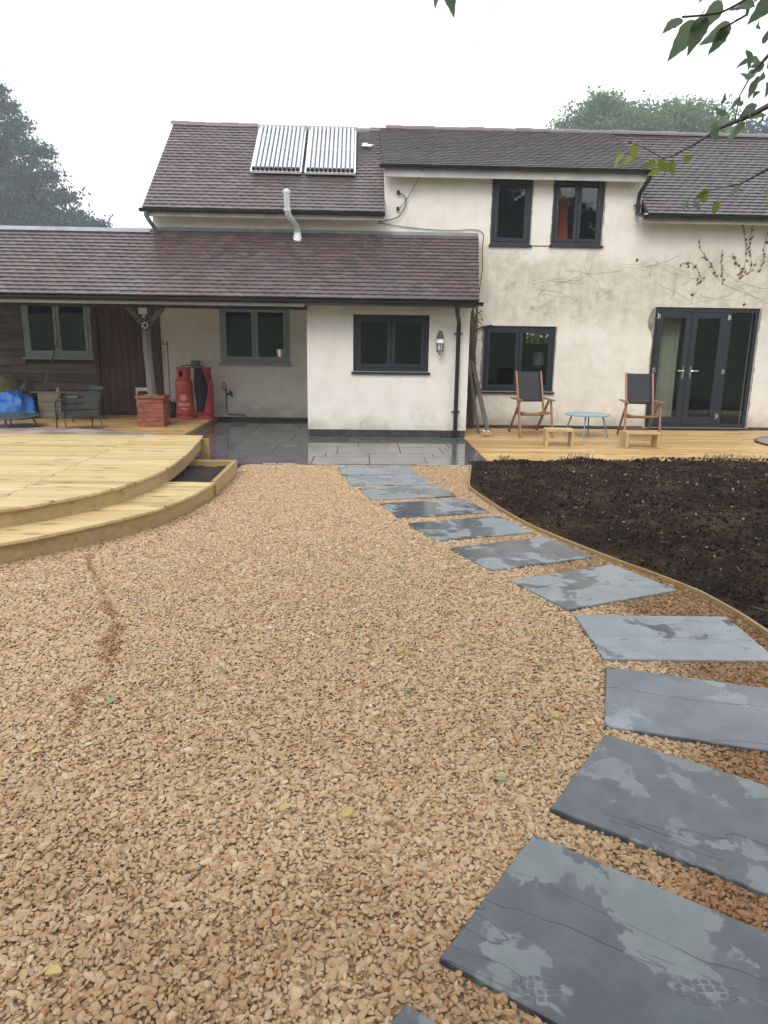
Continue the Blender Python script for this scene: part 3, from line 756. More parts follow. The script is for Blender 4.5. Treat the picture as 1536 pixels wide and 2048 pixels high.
# patio of wet slate
pat = bpy.data.objects.new('patio', None); COL.objects.link(pat); LOC[pat] = (0, 0, 0); tag(pat, kind='structure')
def slab_poly(x0, x1, y0, y1, j=.003, step=.12):
    P = []
    for (a, b) in (((x0, y0), (x1, y0)), ((x1, y0), (x1, y1)), ((x1, y1), (x0, y1)), ((x0, y1), (x0, y0))):
        n = max(2, int(math.hypot(b[0] - a[0], b[1] - a[1]) / step))
        for k in range(n): P.append((a[0] + (b[0] - a[0]) * k / n + rnd.uniform(-j, j), a[1] + (b[1] - a[1]) * k / n + rnd.uniform(-j, j)))
    return P
MB().box(-2.72, 1.69, 9.2, 14.1, -.14, -.007).build('bedding', MT['pointing'], pat)
y = 9.2
for d in (.6, .3, .6, .6, .45, .6, .3, .6, .6, .3):
    y1 = min(y + d, 14.1); x = -2.72
    while x < 1.69 - .05:
        w = rnd.choice((.9, .6, .9, .75, .6, .45)); x1 = min(x + w, 1.70)
        if 1.70 - x1 < .25: x1 = 1.70
        if not (x > -.8 and x1 < 1.7 and y > 12.0):
            z = rnd.uniform(-.002, .001)
            MB().prism(slab_poly(x + .006, x1 - .006, y + .006, y1 - .006), -.03, z, .003).build('slab', MT['patio'], pat)
        x = x1
    y = y1
    if y >= 14.09: break
x = -1.42
while x < 1.4:
    w = rnd.uniform(.12, .34)
    if not (-.28 < x < .72) and rnd.random() < .72:
        MB().prism(slab_poly(x, x + w - .015, 9.13, 9.195, .008, .06), -.06, .004 + rnd.uniform(-.006, .008), .006).build('edging_stone', MT['stone_pale'], pat)
    x += w

# stepping slabs
names = ['slate slab cut off by the bottom edge below the large slab with boot prints',
 'large slate slab at the bottom right with two boot prints on it',
 'slate slab just beyond the boot-printed one, crossed by thin dark cracks',
 'slate slab between the cracked slab and the one lying square to the view',
 'slate slab lying square to the view where the path bends back',
 'slate slab turned diagonally at the bend, beside the soil edging',
 'slate slab just past the diagonal one on the house side',
 'sixth slate slab counted from the patio, half-way along the path',
 'fifth slate slab counted from the patio, on the gravel path',
 'fourth slate slab counted from the patio, opposite the edging corner',
 'third slate slab counted from the patio, on the gravel path',
 'slate slab touching the wet patio at the far end of the path']
names[9] = 'third slate slab counted from the patio, on the gravel path'; names[10] = 'second slate slab counted from the patio, narrow in view'
names[8] = 'fourth slate slab counted from the patio, on the gravel path'; names[7] = 'fifth slate slab counted from the patio, half-way along the path'
for i, (cx, cy, a) in enumerate(SLABS):
    t = thing('stepping_slab', names[i], 'paving slab', (0, 0, 0), 'slate stepping slabs across the gravel')
    MB().prism(slab_poly(-.45, .45, -.3, .3, .0022, .045), -.034, 0., .004).build('slab_body', MT['slate_wet' if i in (0, 1, 2) else 'slate'], t)
    if i == 1:
        for (fx, fy, fa, L) in ((-.205, -.242, -1.0, .13), (.145, -.005, -.95, .16)):
            b = MB(); nr, nc = 6, 4; G = {}
            for r_ in range(nr + 1):
                for c_ in range(nc + 1):
                    v_ = (r_ / nr - .5); hw = .042 * math.sqrt(max(.12, 1 - (v_ * 1.85) ** 2)); u_ = (c_ / nc - .5) * 2 * hw
                    G[r_, c_] = Vector((u_ + rnd.gauss(0, .0016), v_ * L + .10 * abs(u_) * (1 if r_ < nr / 2 else -1) + rnd.gauss(0, .0018)))
            M = Matrix.Translation((fx, fy, .0003)) @ Matrix.Rotation(fa, 4, 'Z')
            for r_ in range(nr):
                for c_ in range(nc):
                    if rnd.random() < .12: continue
                    Q = [G[r_, c_], G[r_, c_ + 1], G[r_ + 1, c_ + 1], G[r_ + 1, c_]]; ce = sum(Q, Vector((0, 0))) / 4; k_ = rnd.uniform(.62, .80)
                    P8 = []
                    for q0, q1 in zip(Q, Q[1:] + Q[:1]): P8 += [ce + (q0.lerp(q1, .22) - ce) * k_, ce + (q0.lerp(q1, .78) - ce) * k_]
                    b.prism([tuple(q) for q in P8], -.0002, .0003, 0, 0, M)
            tag(b.build('boot_print', MT['wet_mark'], t), kind='stuff')
    t.location = (cx, cy, 0); t.rotation_euler = (rnd.gauss(0, .003), rnd.gauss(0, .003), R(a))

# ---------------------------------------------------------------- timber decks
def board_deck(root, ya, yb, pitch, xl, xr, z, mat, joints=None, th=.028, name='board'):
    """boards along X; xl, xr: functions of y (polygon ends sampled), joints: function row -> list of x"""
    y = ya; row = 0
    while y < yb - .01:
        y1 = min(y + pitch - .008, yb); n = 5
        ysmp = [y + (y1 - y) * k / (n - 1) for k in range(n)]
        R_ = [(xr(q), q) for q in ysmp]; L_ = [(xl(q), q) for q in ysmp]
        if max(r[0] for r in R_) - min(l[0] for l in L_) > .05:
            js = sorted(j for j in (joints(row) if joints else []) if max(l[0] for l in L_) + .1 < j < min(r[0] for r in R_) - .1)
            cuts = [None] + js + [None]
            for c0, c1 in zip(cuts[:-1], cuts[1:]):
                left = [(c0 + .0025, y1), (c0 + .0025, y)] if c0 is not None else ([(L_[-1]), (L_[0])] if abs(L_[0][0] - L_[-1][0]) < 1e-6 else [p for p in L_[::-1]])
                right = [(c1 - .0025, y), (c1 - .0025, y1)] if c1 is not None else ([R_[0], R_[-1]] if abs(R_[0][0] - R_[-1][0]) < 1e-6 else R_)
                MB().prism(right + left, z - th, z + rnd.uniform(-.003, .0015), .007).build(name, mat, root)
        y += pitch; row += 1

# raised curved deck
UP = [(-8.5, 4.15), (-6.0, 4.22), (-4.4, 4.45), (-3.4, 4.82), (-2.68, 5.35), (-2.42, 5.64), (-2.17, 6.02), (-2.02, 6.45), (-1.93, 6.9), (-1.905, 7.3), (-1.92, 8.0), (-1.965, 8.62), (-2.06, 9.58)]
upx = lambda y: float(np.interp(y, [q[1] for q in UP], [q[0] for q in UP]))
rd = thing('raised_deck', 'raised curved platform of new yellow deck boards with bent timber fascia', 'deck', (-3.5, 7, 0))
def smooth_pts(pts, sub=5):
    P = []
    for i in range(len(pts) - 1):
        for k in range(sub):
            t = k / sub; p0 = Vector(pts[max(i - 1, 0)]); p1 = Vector(pts[i]); p2 = Vector(pts[i + 1]); p3 = Vector(pts[min(i + 2, len(pts) - 1)])
            P.append(tuple(.5 * ((2 * p1) + (-p0 + p2) * t + (2 * p0 - 5 * p1 + 4 * p2 - p3) * t * t + (-p0 + 3 * p1 - 3 * p2 + p3) * t ** 3)))
    P.append(tuple(pts[-1])); return P
UPS = smooth_pts(UP); LOWS = smooth_pts(DECK_LOW)
upx = lambda y: float(np.interp(y, [q[1] for q in UPS], [q[0] for q in UPS]))
lowx = lambda y: float(np.interp(y, [q[1] for q in LOWS], [q[0] for q in LOWS]))
board_deck(rd, 4.16, 9.60, .145, lambda y: -8.5, upx, .30, MT['deck_new'], lambda r: [-2.86 + .02 * (r % 2), -5.3])
for a, b in ((0, 2), (2, 4), (4, 7), (7, 10), (10, 12)):
    ribbon([Vector((x - .035, y + .012)) for x, y in UP[a:b + 1]], .135, .271, .022, 6).build('fascia_board', MT['fascia_wood'], rd)
MB().box(-2.10, -1.97, 9.47, 9.52, -.1, .27).build('joist_end', MT['fascia_wood'], rd)
MB().box(-8.4, -2.15, 9.50, 9.56, .02, .27).build('back_fascia', MT['fascia_wood'], rd)
for (x, y) in ((-2.25, 8.9), (-2.2, 7.6), (-2.6, 6.2)):
    MB().box(x - .045, x + .045, y - .045, y + .045, -.15, .271).build('post', MT['fascia_wood'], rd)

ld = thing('step_deck', 'low curved timber step of new deck boards beside the gravel', 'step', (-2.5, 6, 0))
board_deck(ld, 3.58, 7.24, .145, lambda y: max(-8.8, upx(max(y, 4.16)) - (.55 if y > 4.6 else 2.5)) if y > 4.2 else -8.8, lowx, .145, MT['deck_new'], lambda r: [-4.1 + .4 * (r % 2)])
for a, b in ((0, 2), (2, 4), (4, 6), (6, 8), (8, 10)):
    ribbon([Vector((x - .03, y + .012)) for x, y in DECK_LOW[a:b + 1]], -.13, .116, .022, 6).build('fascia_board', MT['fascia_wood'], ld)

pl = thing('planter_bed', 'timber edged soil planter tucked between the two curved deck levels', 'planter', (-1.7, 8, 0))
MB().box(-1.50, -1.452, 7.27, 8.56, -.13, .15, ch=.003).build('board', MT['fascia_wood'], pl)
MB().box(-2.02, -1.503, 8.52, 8.56, -.13, .148, ch=.003).build('board', MT['fascia_wood'], pl)
m = MB(); nx = ny = 26
m.add([(-2.3 + .80 * i / (nx - 1), 7.22 + 1.30 * j / (ny - 1), .075 + .02 * mnoise.noise(Vector((i * .5, j * .5, 2)))) for j in range(ny) for i in range(nx)], [(j * nx + i, j * nx + i + 1, (j + 1) * nx + i + 1, (j + 1) * nx + i) for j in range(ny - 1) for i in range(nx - 1)])
m.build('soil', MT['soil_planter'], pl, smooth=True)

dk = thing('house_deck', 'wet orange timber deck along the house wall under two chairs', 'deck', (4.5, 11.3, 0))
jr = {}
board_deck(dk, 9.25, 13.24, .1245, lambda y: 1.715, lambda y: 9.2, -.001, MT['deck_wet'], lambda r: jr.setdefault(r, [1.7 + rnd.choice((1.8, 2.4, 3.0, 3.6)), 6.5 + rnd.choice((0, .5))]))
lk = thing('porch_deck', 'orange timber deck under the lean-to porch beside the gas bottles', 'deck', (-5, 12.8, 0))
board_deck(lk, 11.38, 14.06, .1245, lambda y: -9., lambda y: -2.735, .08, MT['deck_wet'], lambda r: jr.setdefault(100 + r, [-4.2 - rnd.choice((0, .6, 1.1)), -6.9]))
MB().box(-9, -2.75, 11.36, 11.377, -.12, .079).box(-2.752, -2.737, 11.378, 14.05, -.12, .05).build('fascia_board', MT['fascia_wood'], lk)

# ================================================================ FARMHOUSE
fh = thing('farmhouse', 'two storey cream rendered farmhouse with tiled roof and dark window frames', 'house', (3, 15, 0))
WY = 13.3
H_ = dict(u1=(2.25, 2.945, 3.19, 4.30), u2=(3.31, 4.20, 3.20, 4.31), lo=(2.21, 3.51, .66, 1.82), dr=(5.28, 7.19, .03, 2.185))
wall('middle_wall', MT['cream'], fh, .40, 4.85, -.1, 4.335, WY, .28, [H_['u1'], H_['u2'], H_['lo']])
wall('end_wall', MT['cream'], fh, 4.85, 9.0, -.1, 3.69, WY, .28, [H_['dr']])
wall('upper_wall', MT['cream'], fh, -3.55, .40, 3.0, 3.63, WY, .28)
# gable and back
m = MB(); m.add([(-3.55, WY, 3.0), (-3.55, 17.7, 3.0), (-3.55, 17.7, 3.63), (-3.55, 15.5, 5.48), (-3.55, WY, 3.63)], [(0, 1, 2, 3, 4)][::1])
m.add([(-3.3, WY + .28, 3.0), (-3.3, 17.7, 3.0), (-3.3, 17.7, 3.63), (-3.3, 15.5, 5.4), (-3.3, WY + .28, 3.63)], [(4, 3, 2, 1, 0)])
m.box(-3.55, -3.3, 14.36, 17.7, -.1, 3.0)
m.add([(9.0, WY, -.1), (9.0, 17.7, -.1), (9.0, 17.7, 3.63), (9.0, 15.5, 5.48), (9.0, WY, 3.63)], [(4, 3, 2, 1, 0)])
m.build('gable_wall', MT['cream'], fh)
BACKHOLE = (3.95, 4.56, 1.50, 1.80)
wall('back_wall', MT['cream'], fh, -3.3, 9.0, -.1, 3.63, 17.7, .2, [BACKHOLE])
# cheeks where the raised middle roof stands over the side slopes
for x0, x1 in ((.402, .44), (4.81, 4.848)):
    m = MB(); pr = [(13.581, 3.64), (13.581, 4.335), (13.0 + .3, 4.33), (15.45, 5.5)]
    m.add([(x, y, z) for x in (x0, x1) for (y, z) in ((13.582, 3.9), (13.582, 4.47), (15.4, 5.42))], [(0, 1, 2), (3, 5, 4), (0, 3, 4, 1), (1, 4, 5, 2)]); m.build('roof_cheek', MT['cream'], fh)
sagL = lambda x, t: -.06 * math.exp(-((x + .3) / .9) ** 2) * t
RT = roof(fh, -3.62, .40, 12.98, 3.63, 15.5, 5.55, .11, MT['tile_main'], 100, sagL)
roof(fh, .36, 4.89, 12.98, 4.36, 15.5, 5.55, .11, MT['tile_dark'], 100)
roof(fh, 4.86, 9.2, 12.98, 3.69, 15.5, 5.55, .11, MT['tile_dark'], 100)
m = MB(); m.add([(-3.62, 15.5, 5.55), (9.2, 15.5, 5.55), (9.2, 18.0, 3.6), (-3.62, 18.0, 3.6), (-3.62, 15.5, 5.5), (9.2, 15.5, 5.5), (9.2, 18.0, 3.55), (-3.62, 18.0, 3.55)], [(0, 1, 2, 3), (7, 6, 5, 4), (3, 2, 6, 7), (0, 3, 7, 4), (1, 5, 6, 2)]); m.build('rear_roof', MT['tile_dark'], fh)
# ridge tiles
rm = MB(); n = 8; vs = []
for x in (-.158, .158):
    for rr in (.105, .088):
        for k in range(n + 1): vs.append((x, rr * math.cos(math.pi * k / n) * 1.15, rr * math.sin(math.pi * k / n) * .8))
q = n + 1; fs = []
for k in range(n): fs += [(k, 2 * q + k, 2 * q + k + 1, k + 1), (q + k, q + k + 1, 3 * q + k + 1, 3 * q + k), (k, k + 1, q + k + 1, q + k), (2 * q + k, 3 * q + k, 3 * q + k + 1, 2 * q + k + 1)]
fs += [(0, q, 3 * q, 2 * q), (n, 2 * q + n, 3 * q + n, q + n)]
rm.add(vs, fs); rme = rm.mesh('ridge_tile', MT['ridge'])
k = 0; x = -3.5
while x < 9.1:
    z = 5.505 + .012 * mnoise.noise(Vector((x, 0, 0))) + sagL(x, 1.) * (x < .4) + (.02 if x > .4 else 0)
    inst('ridge_tile', rme, Matrix.Translation((x, 15.5, z)) @ Matrix.Rotation(rnd.gauss(0, .012), 4, 'Y') @ Matrix.Diagonal((1, 1.0, 1.0 + (.12 if k % 3 == 0 else 0), 1)), fh); x += .318; k += 1
# eaves
MB().box(-3.6, .398, 12.99, 13.02, 3.50, 3.645).box(-3.6, .398, 13.02, 13.299, 3.585, 3.60).build('fascia', MT['fascia'], fh)
MB().box(.38, 4.87, 13.05, 13.08, 4.20, 4.375).box(.38, 4.87, 13.08, 13.299, 4.315, 4.333).build('fascia', MT['fascia'], fh)
MB().box(4.80, 9.1, 12.99, 13.02, 3.545, 3.70).box(4.86, 9.1, 13.02, 13.299, 3.63, 3.65).build('fascia', MT['fascia'], fh)
gutter(fh, -3.66, .40, 12.93, 3.61); gutter(fh, .30, 4.93, 12.985, 4.37); gutter(fh, 4.76, 9.15, 12.93, 3.655)
def pipe(parent, pts, r, mat, name='downpipe', clips=()):
    m = MB(); m.tube(pts, r, 10)
    for (x, y, z) in clips: m.tube([(x, y, z - .018), (x, y, z + .018)], r * 1.22, 10).box(x - r * 1.9, x + r * 1.9, y + r * .3, y + r * .9, z - .012, z + .012)
    return m.build(name, mat, parent, angle=40)
pipe(fh, [(-3.56, 12.93, 3.57), (-3.56, 12.95, 3.50), (-3.53, 13.05, 3.42), (-3.50, 13.14, 3.36), (-3.49, 13.2, 3.28), (-3.49, 13.2, 3.1)], .035, MT['greypl'])
pipe(fh, [(4.84, 12.99, 4.33), (4.84, 13.0, 4.25), (4.80, 13.12, 4.13), (4.775, 13.215, 4.05), (4.77, 13.235, 3.95), (4.77, 13.235, 3.72), (4.785, 13.12, 3.69), (4.80, 13.0, 3.665)], .036, MT['black'], clips=[(4.77, 13.235, 3.86)])
# window insides, frames
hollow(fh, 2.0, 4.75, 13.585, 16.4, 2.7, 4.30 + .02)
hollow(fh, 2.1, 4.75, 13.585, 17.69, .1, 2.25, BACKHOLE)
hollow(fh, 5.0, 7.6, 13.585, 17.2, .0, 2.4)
window(fh, *H_['u1'], WY, 1, MT['anth'], .05, .065)
window(fh, *H_['u2'], WY, 2, MT['anth'], .05, .055)
window(fh, *H_['lo'], WY, 2, MT['anth'], .055, .06)
for key in ('u1', 'u2', 'lo'):
    a, b, c, d = H_[key]
    ragged_strip(fh, [(a, d), (a, c)], WY, w=(-.02, -.004) if key != 'lo' else (-.05, -.004)); ragged_strip(fh, [(b, c), (b, d)], WY, w=(-.02, -.004))
MB().box(2.945, 3.29, WY - .004, WY + .01, 3.165, 3.187).build('mortar_edge', MT['mortar'], fh)
a, b, c, d = H_['dr']
m = MB(); pts = [(a, d + .005), (a - .05, d - .03), (a - .10, d - .14), (a - .13, d - .26), (a - .105, d - .36), (a - .04, d - .46), (a - .015, d - .60), (a - .03, d - .9), (a - .012, d - 1.25), (a - .03, d - 1.6), (a - .008, d - 2.1), (a, d - 2.1)]
m.add([(x, WY - .004, z) for x, z in pts] + [(x, WY + .01, z) for x, z in pts], [tuple(range(12))] + [(i, (i + 1) % 12, 12 + (i + 1) % 12, 12 + i) for i in range(12)]); m.build('mortar_patch', MT['mortar'], fh)
ragged_strip(fh, [(b, c), (b, d)], WY, w=(-.035, -.006))
# french door
yf = WY + .03
m = MB(); m.box(a, a + .05, yf, yf + .09, c, d).box(b - .06, b, yf, yf + .09, c, d).box(a + .05, b - .06, yf + .001, yf + .09, d - .075, d).box(a + .05, b - .06, yf + .001, yf + .09, c, c + .06).box(6.60, 6.70, yf + .002, yf + .088, c + .06, d - .075)
fd = m.build('french_door', MT['anth'], fh)
def leaf(x0, x1, st):
    z0, z1 = c + .065, d - .08; s = MB(); ys, ye = yf - .012, yf + .06
    s.box(x0, x0 + st, ys, ye, z0, z1, ch=.004).box(x1 - st, x1, ys, ye, z0, z1, ch=.004).box(x0 + st - .003, x1 - st + .003, ys + .002, ye, z0, z0 + .13, ch=.004).box(x0 + st - .003, x1 - st + .003, ys + .002, ye, z1 - st, z1, ch=.004)
    s.build('door_leaf', MT['anth'], fd)
    MB().box(x0 + st - .004, x1 - st + .004, ys + .03, ys + .036, z0 + .126, z1 - st + .004).build('pane', MT['glass'], fd)
leaf(5.335, 5.965, .105); leaf(5.972, 6.595, .105)
MB().box(6.695, b - .055, yf + .03, yf + .036, c + .055, d - .07).build('pane', MT['glass'], fd)
for x, s in ((5.90, -1), (6.04, 1)):
    MB().box(x - .014, x + .014, yf - .022, yf - .0125, .93, 1.15, ch=.003).tube([(x, yf - .02, 1.07), (x, yf - .055, 1.07), (x + s * .02, yf - .06, 1.07), (x + s * .12, yf - .06, 1.068)], .009, 8).build('handle', MT['chrome'], fd)
for x, zz in ((5.335, 2.03), (5.335, 1.08), (6.62, 2.02), (6.62, 1.06), (6.60, .25)):
    MB().tube([(x, yf - .022, zz - .05), (x, yf - .022, zz + .05)], .013, 8).box(x - .01, x + .055, yf - .024, yf - .0125, zz - .035, zz + .035, ch=.004).build('hinge', MT['chrome'], fd)
MB().box(a - .04, b + .03, WY - .05, WY + .04, -.003, .028, ch=.006).build('sill', MT['black'], fd)
# plinth strip at the wall foot
MB().box(1.78, a - .05, WY - .012, WY + .02, .0, .05).box(b + .04, 9.0, WY - .012, WY + .02, 0., .05).build('plinth', MT['plinth'], fh)
# curtains behind the glass
def curtain(parent, x0, x1, y, z0, z1, mat, folds=7, amp=.035, taper=0.):
    m = MB(); N = folds * 8; vs = []; nz = 6
    for j in range(nz + 1):
        t = j / nz; z = z0 + (z1 - z0) * t; w = 1 - taper * math.sin(t * math.pi * .9) if taper else 1.
        for i in range(N + 1):
            u = i / N; x = x0 + (x1 - x0) * (.5 + (u - .5) * w); vs.append((x, y + amp * math.sin(u * folds * 6.283 + .7 * math.sin(3 * t)), z))
    m.add(vs, [(j * (N + 1) + i, j * (N + 1) + i + 1, (j + 1) * (N + 1) + i + 1, (j + 1) * (N + 1) + i) for j in range(nz) for i in range(N)])
    return tag(m.build('curtain', MT[mat], parent, smooth=True))
o = curtain(None, 5.40, 5.92, 13.66, .10, 2.12, 'curtain', 6, .03); tag(o, 'cream curtain hanging in folds behind the glass garden door', 'curtain')
o = curtain(None, 3.46, 3.70, 13.62, 3.30, 4.20, 'curtain_red', 5, .02, .35); tag(o, 'rust red curtain gathered behind the upstairs double window', 'curtain')
t = thing('table_lamp', 'table lamp with grey drum shade behind the lower window', 'lamp', (3.33, 13.85, .68))
MB().box(3.0, 3.7, 13.6, 14.1, .60, .66).build('shelf', MT['room'], fh)
MB().lathe([(.07, .665), (.075, .69), (.02, .70), (.012, .75), (.012, 1.12)], (3.36, 13.85, 0), 14).build('stand', MT['chrome'], t, angle=40)
MB().lathe([(.11, 1.12), (.095, 1.36), (.09, 1.36), (.105, 1.12)], (3.36, 13.85, 0), 20).build('lamp_shade', plain('grey_shade', (.20, .22, .21), .9, bump=0), t, angle=40)
# ================================================================ LEAN-TO
lt = thing('lean_to', 'single storey lean-to with long tiled roof, cream walls and boarded left end', 'house extension', (-2, 13, 0))
EY = 11.9; RY = 14.1
E1 = (-.115, 1.10, 1.05, 1.94)
wall('projecting_wall', MT['cream'], lt, -.85, 1.745, .11, 2.19, EY, .25, [E1])
MB().box(-.85, -.60, EY + .25, RY, .11, 2.45).build('return_wall', MT['cream'], lt)
m = MB(); m.add([(x, y, z) for x in (1.50, 1.745) for (y, z) in ((EY + .25, 0), (WY - .002, 0), (WY - .002, 3.18), (EY + .25, 2.5))], [(0, 3, 2, 1), (4, 5, 6, 7), (0, 1, 5, 4), (1, 2, 6, 5), (2, 3, 7, 6), (3, 0, 4, 7)]); m.build('end_wall', MT['cream'], lt)
MB().box(-.835, 1.73, EY + .02, EY + .24, -.02, .11).box(-.83, -.62, EY + .24, RY, -.02, .109).build('plinth', MT['plinth'], lt)
for k in range(9):   # bricks of the plinth course
    x = -.83 + k * .2855
    MB().box(x + .005, x + .28, EY + .008 + rnd.uniform(0, .006), EY + .03, .0, .104, ch=.004).build('brick', MT['plinth'], lt)
E2 = (-2.635, -1.33, 1.08, 2.13); E3 = (-6.26, -5.01, 1.145, 2.20)
wall('recessed_wall', MT['cream'], lt, -3.74, -.85, .06, 3.1, RY, .25, [E2])
MB().box(-3.74, -.85, RY - .006, RY + .2, -.02, .06).build('plinth', MT['plinth'], lt)
wall('boarded_wall', MT['beam'], lt, -9.0, -3.74, -.05, 3.1, RY + .03, .2, [E3, (-4.90, -3.98, .09, 2.3)])
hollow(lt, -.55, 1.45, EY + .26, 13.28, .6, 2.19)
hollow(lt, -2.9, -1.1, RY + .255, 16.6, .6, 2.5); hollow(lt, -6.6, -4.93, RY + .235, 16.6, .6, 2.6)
window(lt, *E1, EY, 2, MT['anth'], .06, .06)
MB().box(-.235, 1.23, EY - .012, EY + .05, 1.945, 2.02, ch=.004).build('lintel', MT['cream'], lt)
window(lt, *E2, RY - .05, 2, MT['sage'], .06, .055)
MB().box(-2.78, -1.20, RY - .02, RY + .05, 2.135, 2.19).build('lintel', MT['beam'], lt)
window(lt, *E3, RY - .06, 2, MT['sage'], .06, .055)
# weatherboards, feather edged, lapped
wz = .10; row = 0
while wz < 2.42:
    for (xa, xb) in ((-8.98, -6.8 + .25 * (row % 2)), (-6.797 + .25 * (row % 2), -4.97)):
        segs = [(xa, xb)]
        if E3[2] - .16 < wz < E3[3] - .01:
            segs = [(s0, s1) for s0, s1 in ((xa, min(xb, E3[0] - .01)), (max(xa, E3[1] + .01), xb)) if s1 - s0 > .02]
        for (s0, s1) in segs:
            m = MB(); dz = rnd.uniform(-.004, .004)
            m.add([(x, y, z + dz) for x in (s0, s1) for (y, z) in ((RY + .028, wz), (RY - .042, wz - .004), (RY - .040, wz + .012), (RY + .012, wz + .172), (RY + .028, wz + .172))], [(0, 1, 2, 3, 4), (9, 8, 7, 6, 5), (0, 5, 6, 1), (1, 6, 7, 2), (2, 7, 8, 3), (3, 8, 9, 4)])
            m.build('weatherboard', MT['weatherboard'], lt)
    wz += .150; row += 1
MB().box(-4.965, -4.905, RY - .05, RY + .03, .085, 2.35).build('corner_board', MT['door_wood'], lt)
MB().box(-3.96, -3.745, RY - .05, RY + .03, .085, 2.45).build('corner_board', MT['door_wood'], lt)
# ledged plank door
dm = MB(); dm.box(-4.90, -3.97, RY + .045, RY + .07, .09, 2.3); dr = dm.build('plank_door', MT['door_wood'], lt)
x = -4.90; pw = .93 / 7
for k in range(7):
    MB().box(x + .004, x + pw - .004, RY + .012 + rnd.uniform(0, .004), RY + .044, .10, 2.3, ch=.004).build('plank', MT['door_wood'], dr); x += pw
m = MB(); m.box(-4.27, -4.0, RY - .004, RY + .012, .24, .60, ch=.004); m.build('cat_flap', MT['whitepaint'], dr)
MB().prism([(-.105, -.13), (.105, -.13), (.105, .08), (.07, .125), (-.07, .125), (-.105, .08)], 0, .006, 0, 0, Matrix.Translation((-4.135, RY - .005, .41)) @ Matrix.Rotation(R(90), 4, 'X')).build('flap_window', MT['glass'] if False else MT['darkmetal'], dr)
# roof
roof(lt, -9.2, 1.80, 11.44, 2.155, 13.28, 3.30, .118, MT['tile'], 300, None, -6.4, x1b=2.03)
MB().box(-3.56, 2.03, WY - .016, WY - .002, 3.22, 3.37).build('flashing', MT['lead'], lt)
m = MB(); m.add([(x, y, z) for x in (-3.56, 2.0) for (y, z) in ((WY - .017, 3.30), (WY - .12, 3.262), (WY - .12, 3.254), (WY - .017, 3.285))], [(0, 1, 5, 4), (1, 2, 6, 5), (2, 3, 7, 6), (0, 3, 2, 1), (4, 5, 6, 7)]); m.build('flashing', MT['lead'], lt)
m = MB(); m.add([(x, y, z) for x in (-9.2, -3.57) for (y, z) in ((13.14, 3.265), (13.28, 3.345), (13.42, 3.265), (13.28, 3.31))], [(0, 1, 5, 4), (1, 2, 6, 5), (0, 3, 2, 1), (4, 5, 6, 7), (0, 4, 7, 3), (2, 3, 7, 6)]); m.build('ridge_flashing', MT['lead'], lt)
m = MB(); m.add([(x, y, z) for x in (-9.2, -3.57) for (y, z) in ((13.3, 3.30), (15.3, 2.2), (15.3, 2.15), (13.3, 3.25))], [(0, 1, 5, 4), (3, 7, 6, 2), (1, 2, 6, 5), (0, 3, 2, 1), (4, 5, 6, 7)]); m.build('rear_roof', MT['tile_dark'], lt)
gutter(lt, -9.2, 1.86, 11.39, 2.125, .058)
MB().box(-9.2, -.852, 11.455, 11.48, 2.025, 2.145).build('fascia', MT['fascia'], lt)
MB().box(-.851, 1.79, 11.455, 11.48, 2.045, 2.145).build('fascia', MT['fascia_dim'], lt)
MB().box(-.852, 1.78, 11.48, EY - .002, 2.075, 2.09).build('soffit', MT['fascia_dim'], lt)
MB().box(-9.1, -.853, 11.80, 11.95, 1.99, 2.15).build('wall_plate', MT['beam'], lt)
x = -8.8
while x < -1.0:
    Mx = Matrix.Translation((x, 11.5, 2.10)) @ Matrix.Rotation(math.atan2(1.145, 1.84), 4, 'X')
    MB().box(-.03, .03, 0, 2.05, -.13, -.055, Mx).build('rafter', MT['beam'], lt); x += .42
pipe(lt, [(1.47, 11.39, 2.08), (1.47, 11.39, 2.02), (1.49, 11.50, 1.94), (1.545, 11.74, 1.86), (1.56, 11.815, 1.80), (1.56, 11.835, 1.7), (1.56, 11.835, .02)], .036, MT['black'], clips=[(1.56, 11.835, 1.66), (1.56, 11.835, .42), (1.56, 11.835, .1)])

m = MB(); m.add([(x, y, z) for x in (-9.0, -.86) for (y, z) in ((11.96, 2.15), (13.28, 2.98), (14.09, 2.98), (14.09, 3.0), (13.26, 3.0), (11.96, 2.17))], [(0, 1, 7, 6), (1, 2, 8, 7), (2, 3, 9, 8), (3, 4, 10, 9), (4, 5, 11, 10), (5, 0, 6, 11), (0, 5, 4, 3, 2, 1), (6, 7, 8, 9, 10, 11)]); m.build('bounce_ceiling', MT['whitepaint'], lt)  # unseen white ceiling added to bounce light into the porch
# porch post on its brick pier
pp = thing('porch_post', 'crooked grey timber post with braces standing on a brick pier', 'post', (-3.5, 12.45, .08))
m = MB(); prof = [(-3.495, 12.45, .56, .075), (-3.51, 12.45, .8, .07), (-3.525, 12.45, 1.1, .066), (-3.53, 12.44, 1.4, .066), (-3.525, 12.44, 1.7, .068), (-3.52, 12.44, 2.02, .075)]
for i in range(1):
    vs = []; 
    for (x, y, z, r) in prof:
        for k in range(8):
            t_ = math.pi / 8 + k * math.pi / 4; q = r * (1.06 + .06 * math.sin(k * 2.1 + z * 3)); vs.append((x + q * math.cos(t_), y + q * math.sin(t_), z))
    fs = [(j * 8 + k, j * 8 + (k + 1) % 8, j * 8 + 8 + (k + 1) % 8, j * 8 + 8 + k) for j in range(5) for k in range(8)] + [tuple(range(40, 48)), tuple(range(8))[::-1]]
    m.add(vs, fs)
m.build('post', MT['grey_wood'], pp)
for s in (-1, 1):
    Mx = Matrix.Translation((-3.52, 12.42, 1.70)) @ Matrix.Rotation(s * R(42), 4, 'Y')
    MB().box(-.04, .04, -.04, .04, .02, .44, Mx, ch=.006).build('brace', MT['grey_wood'], pp)
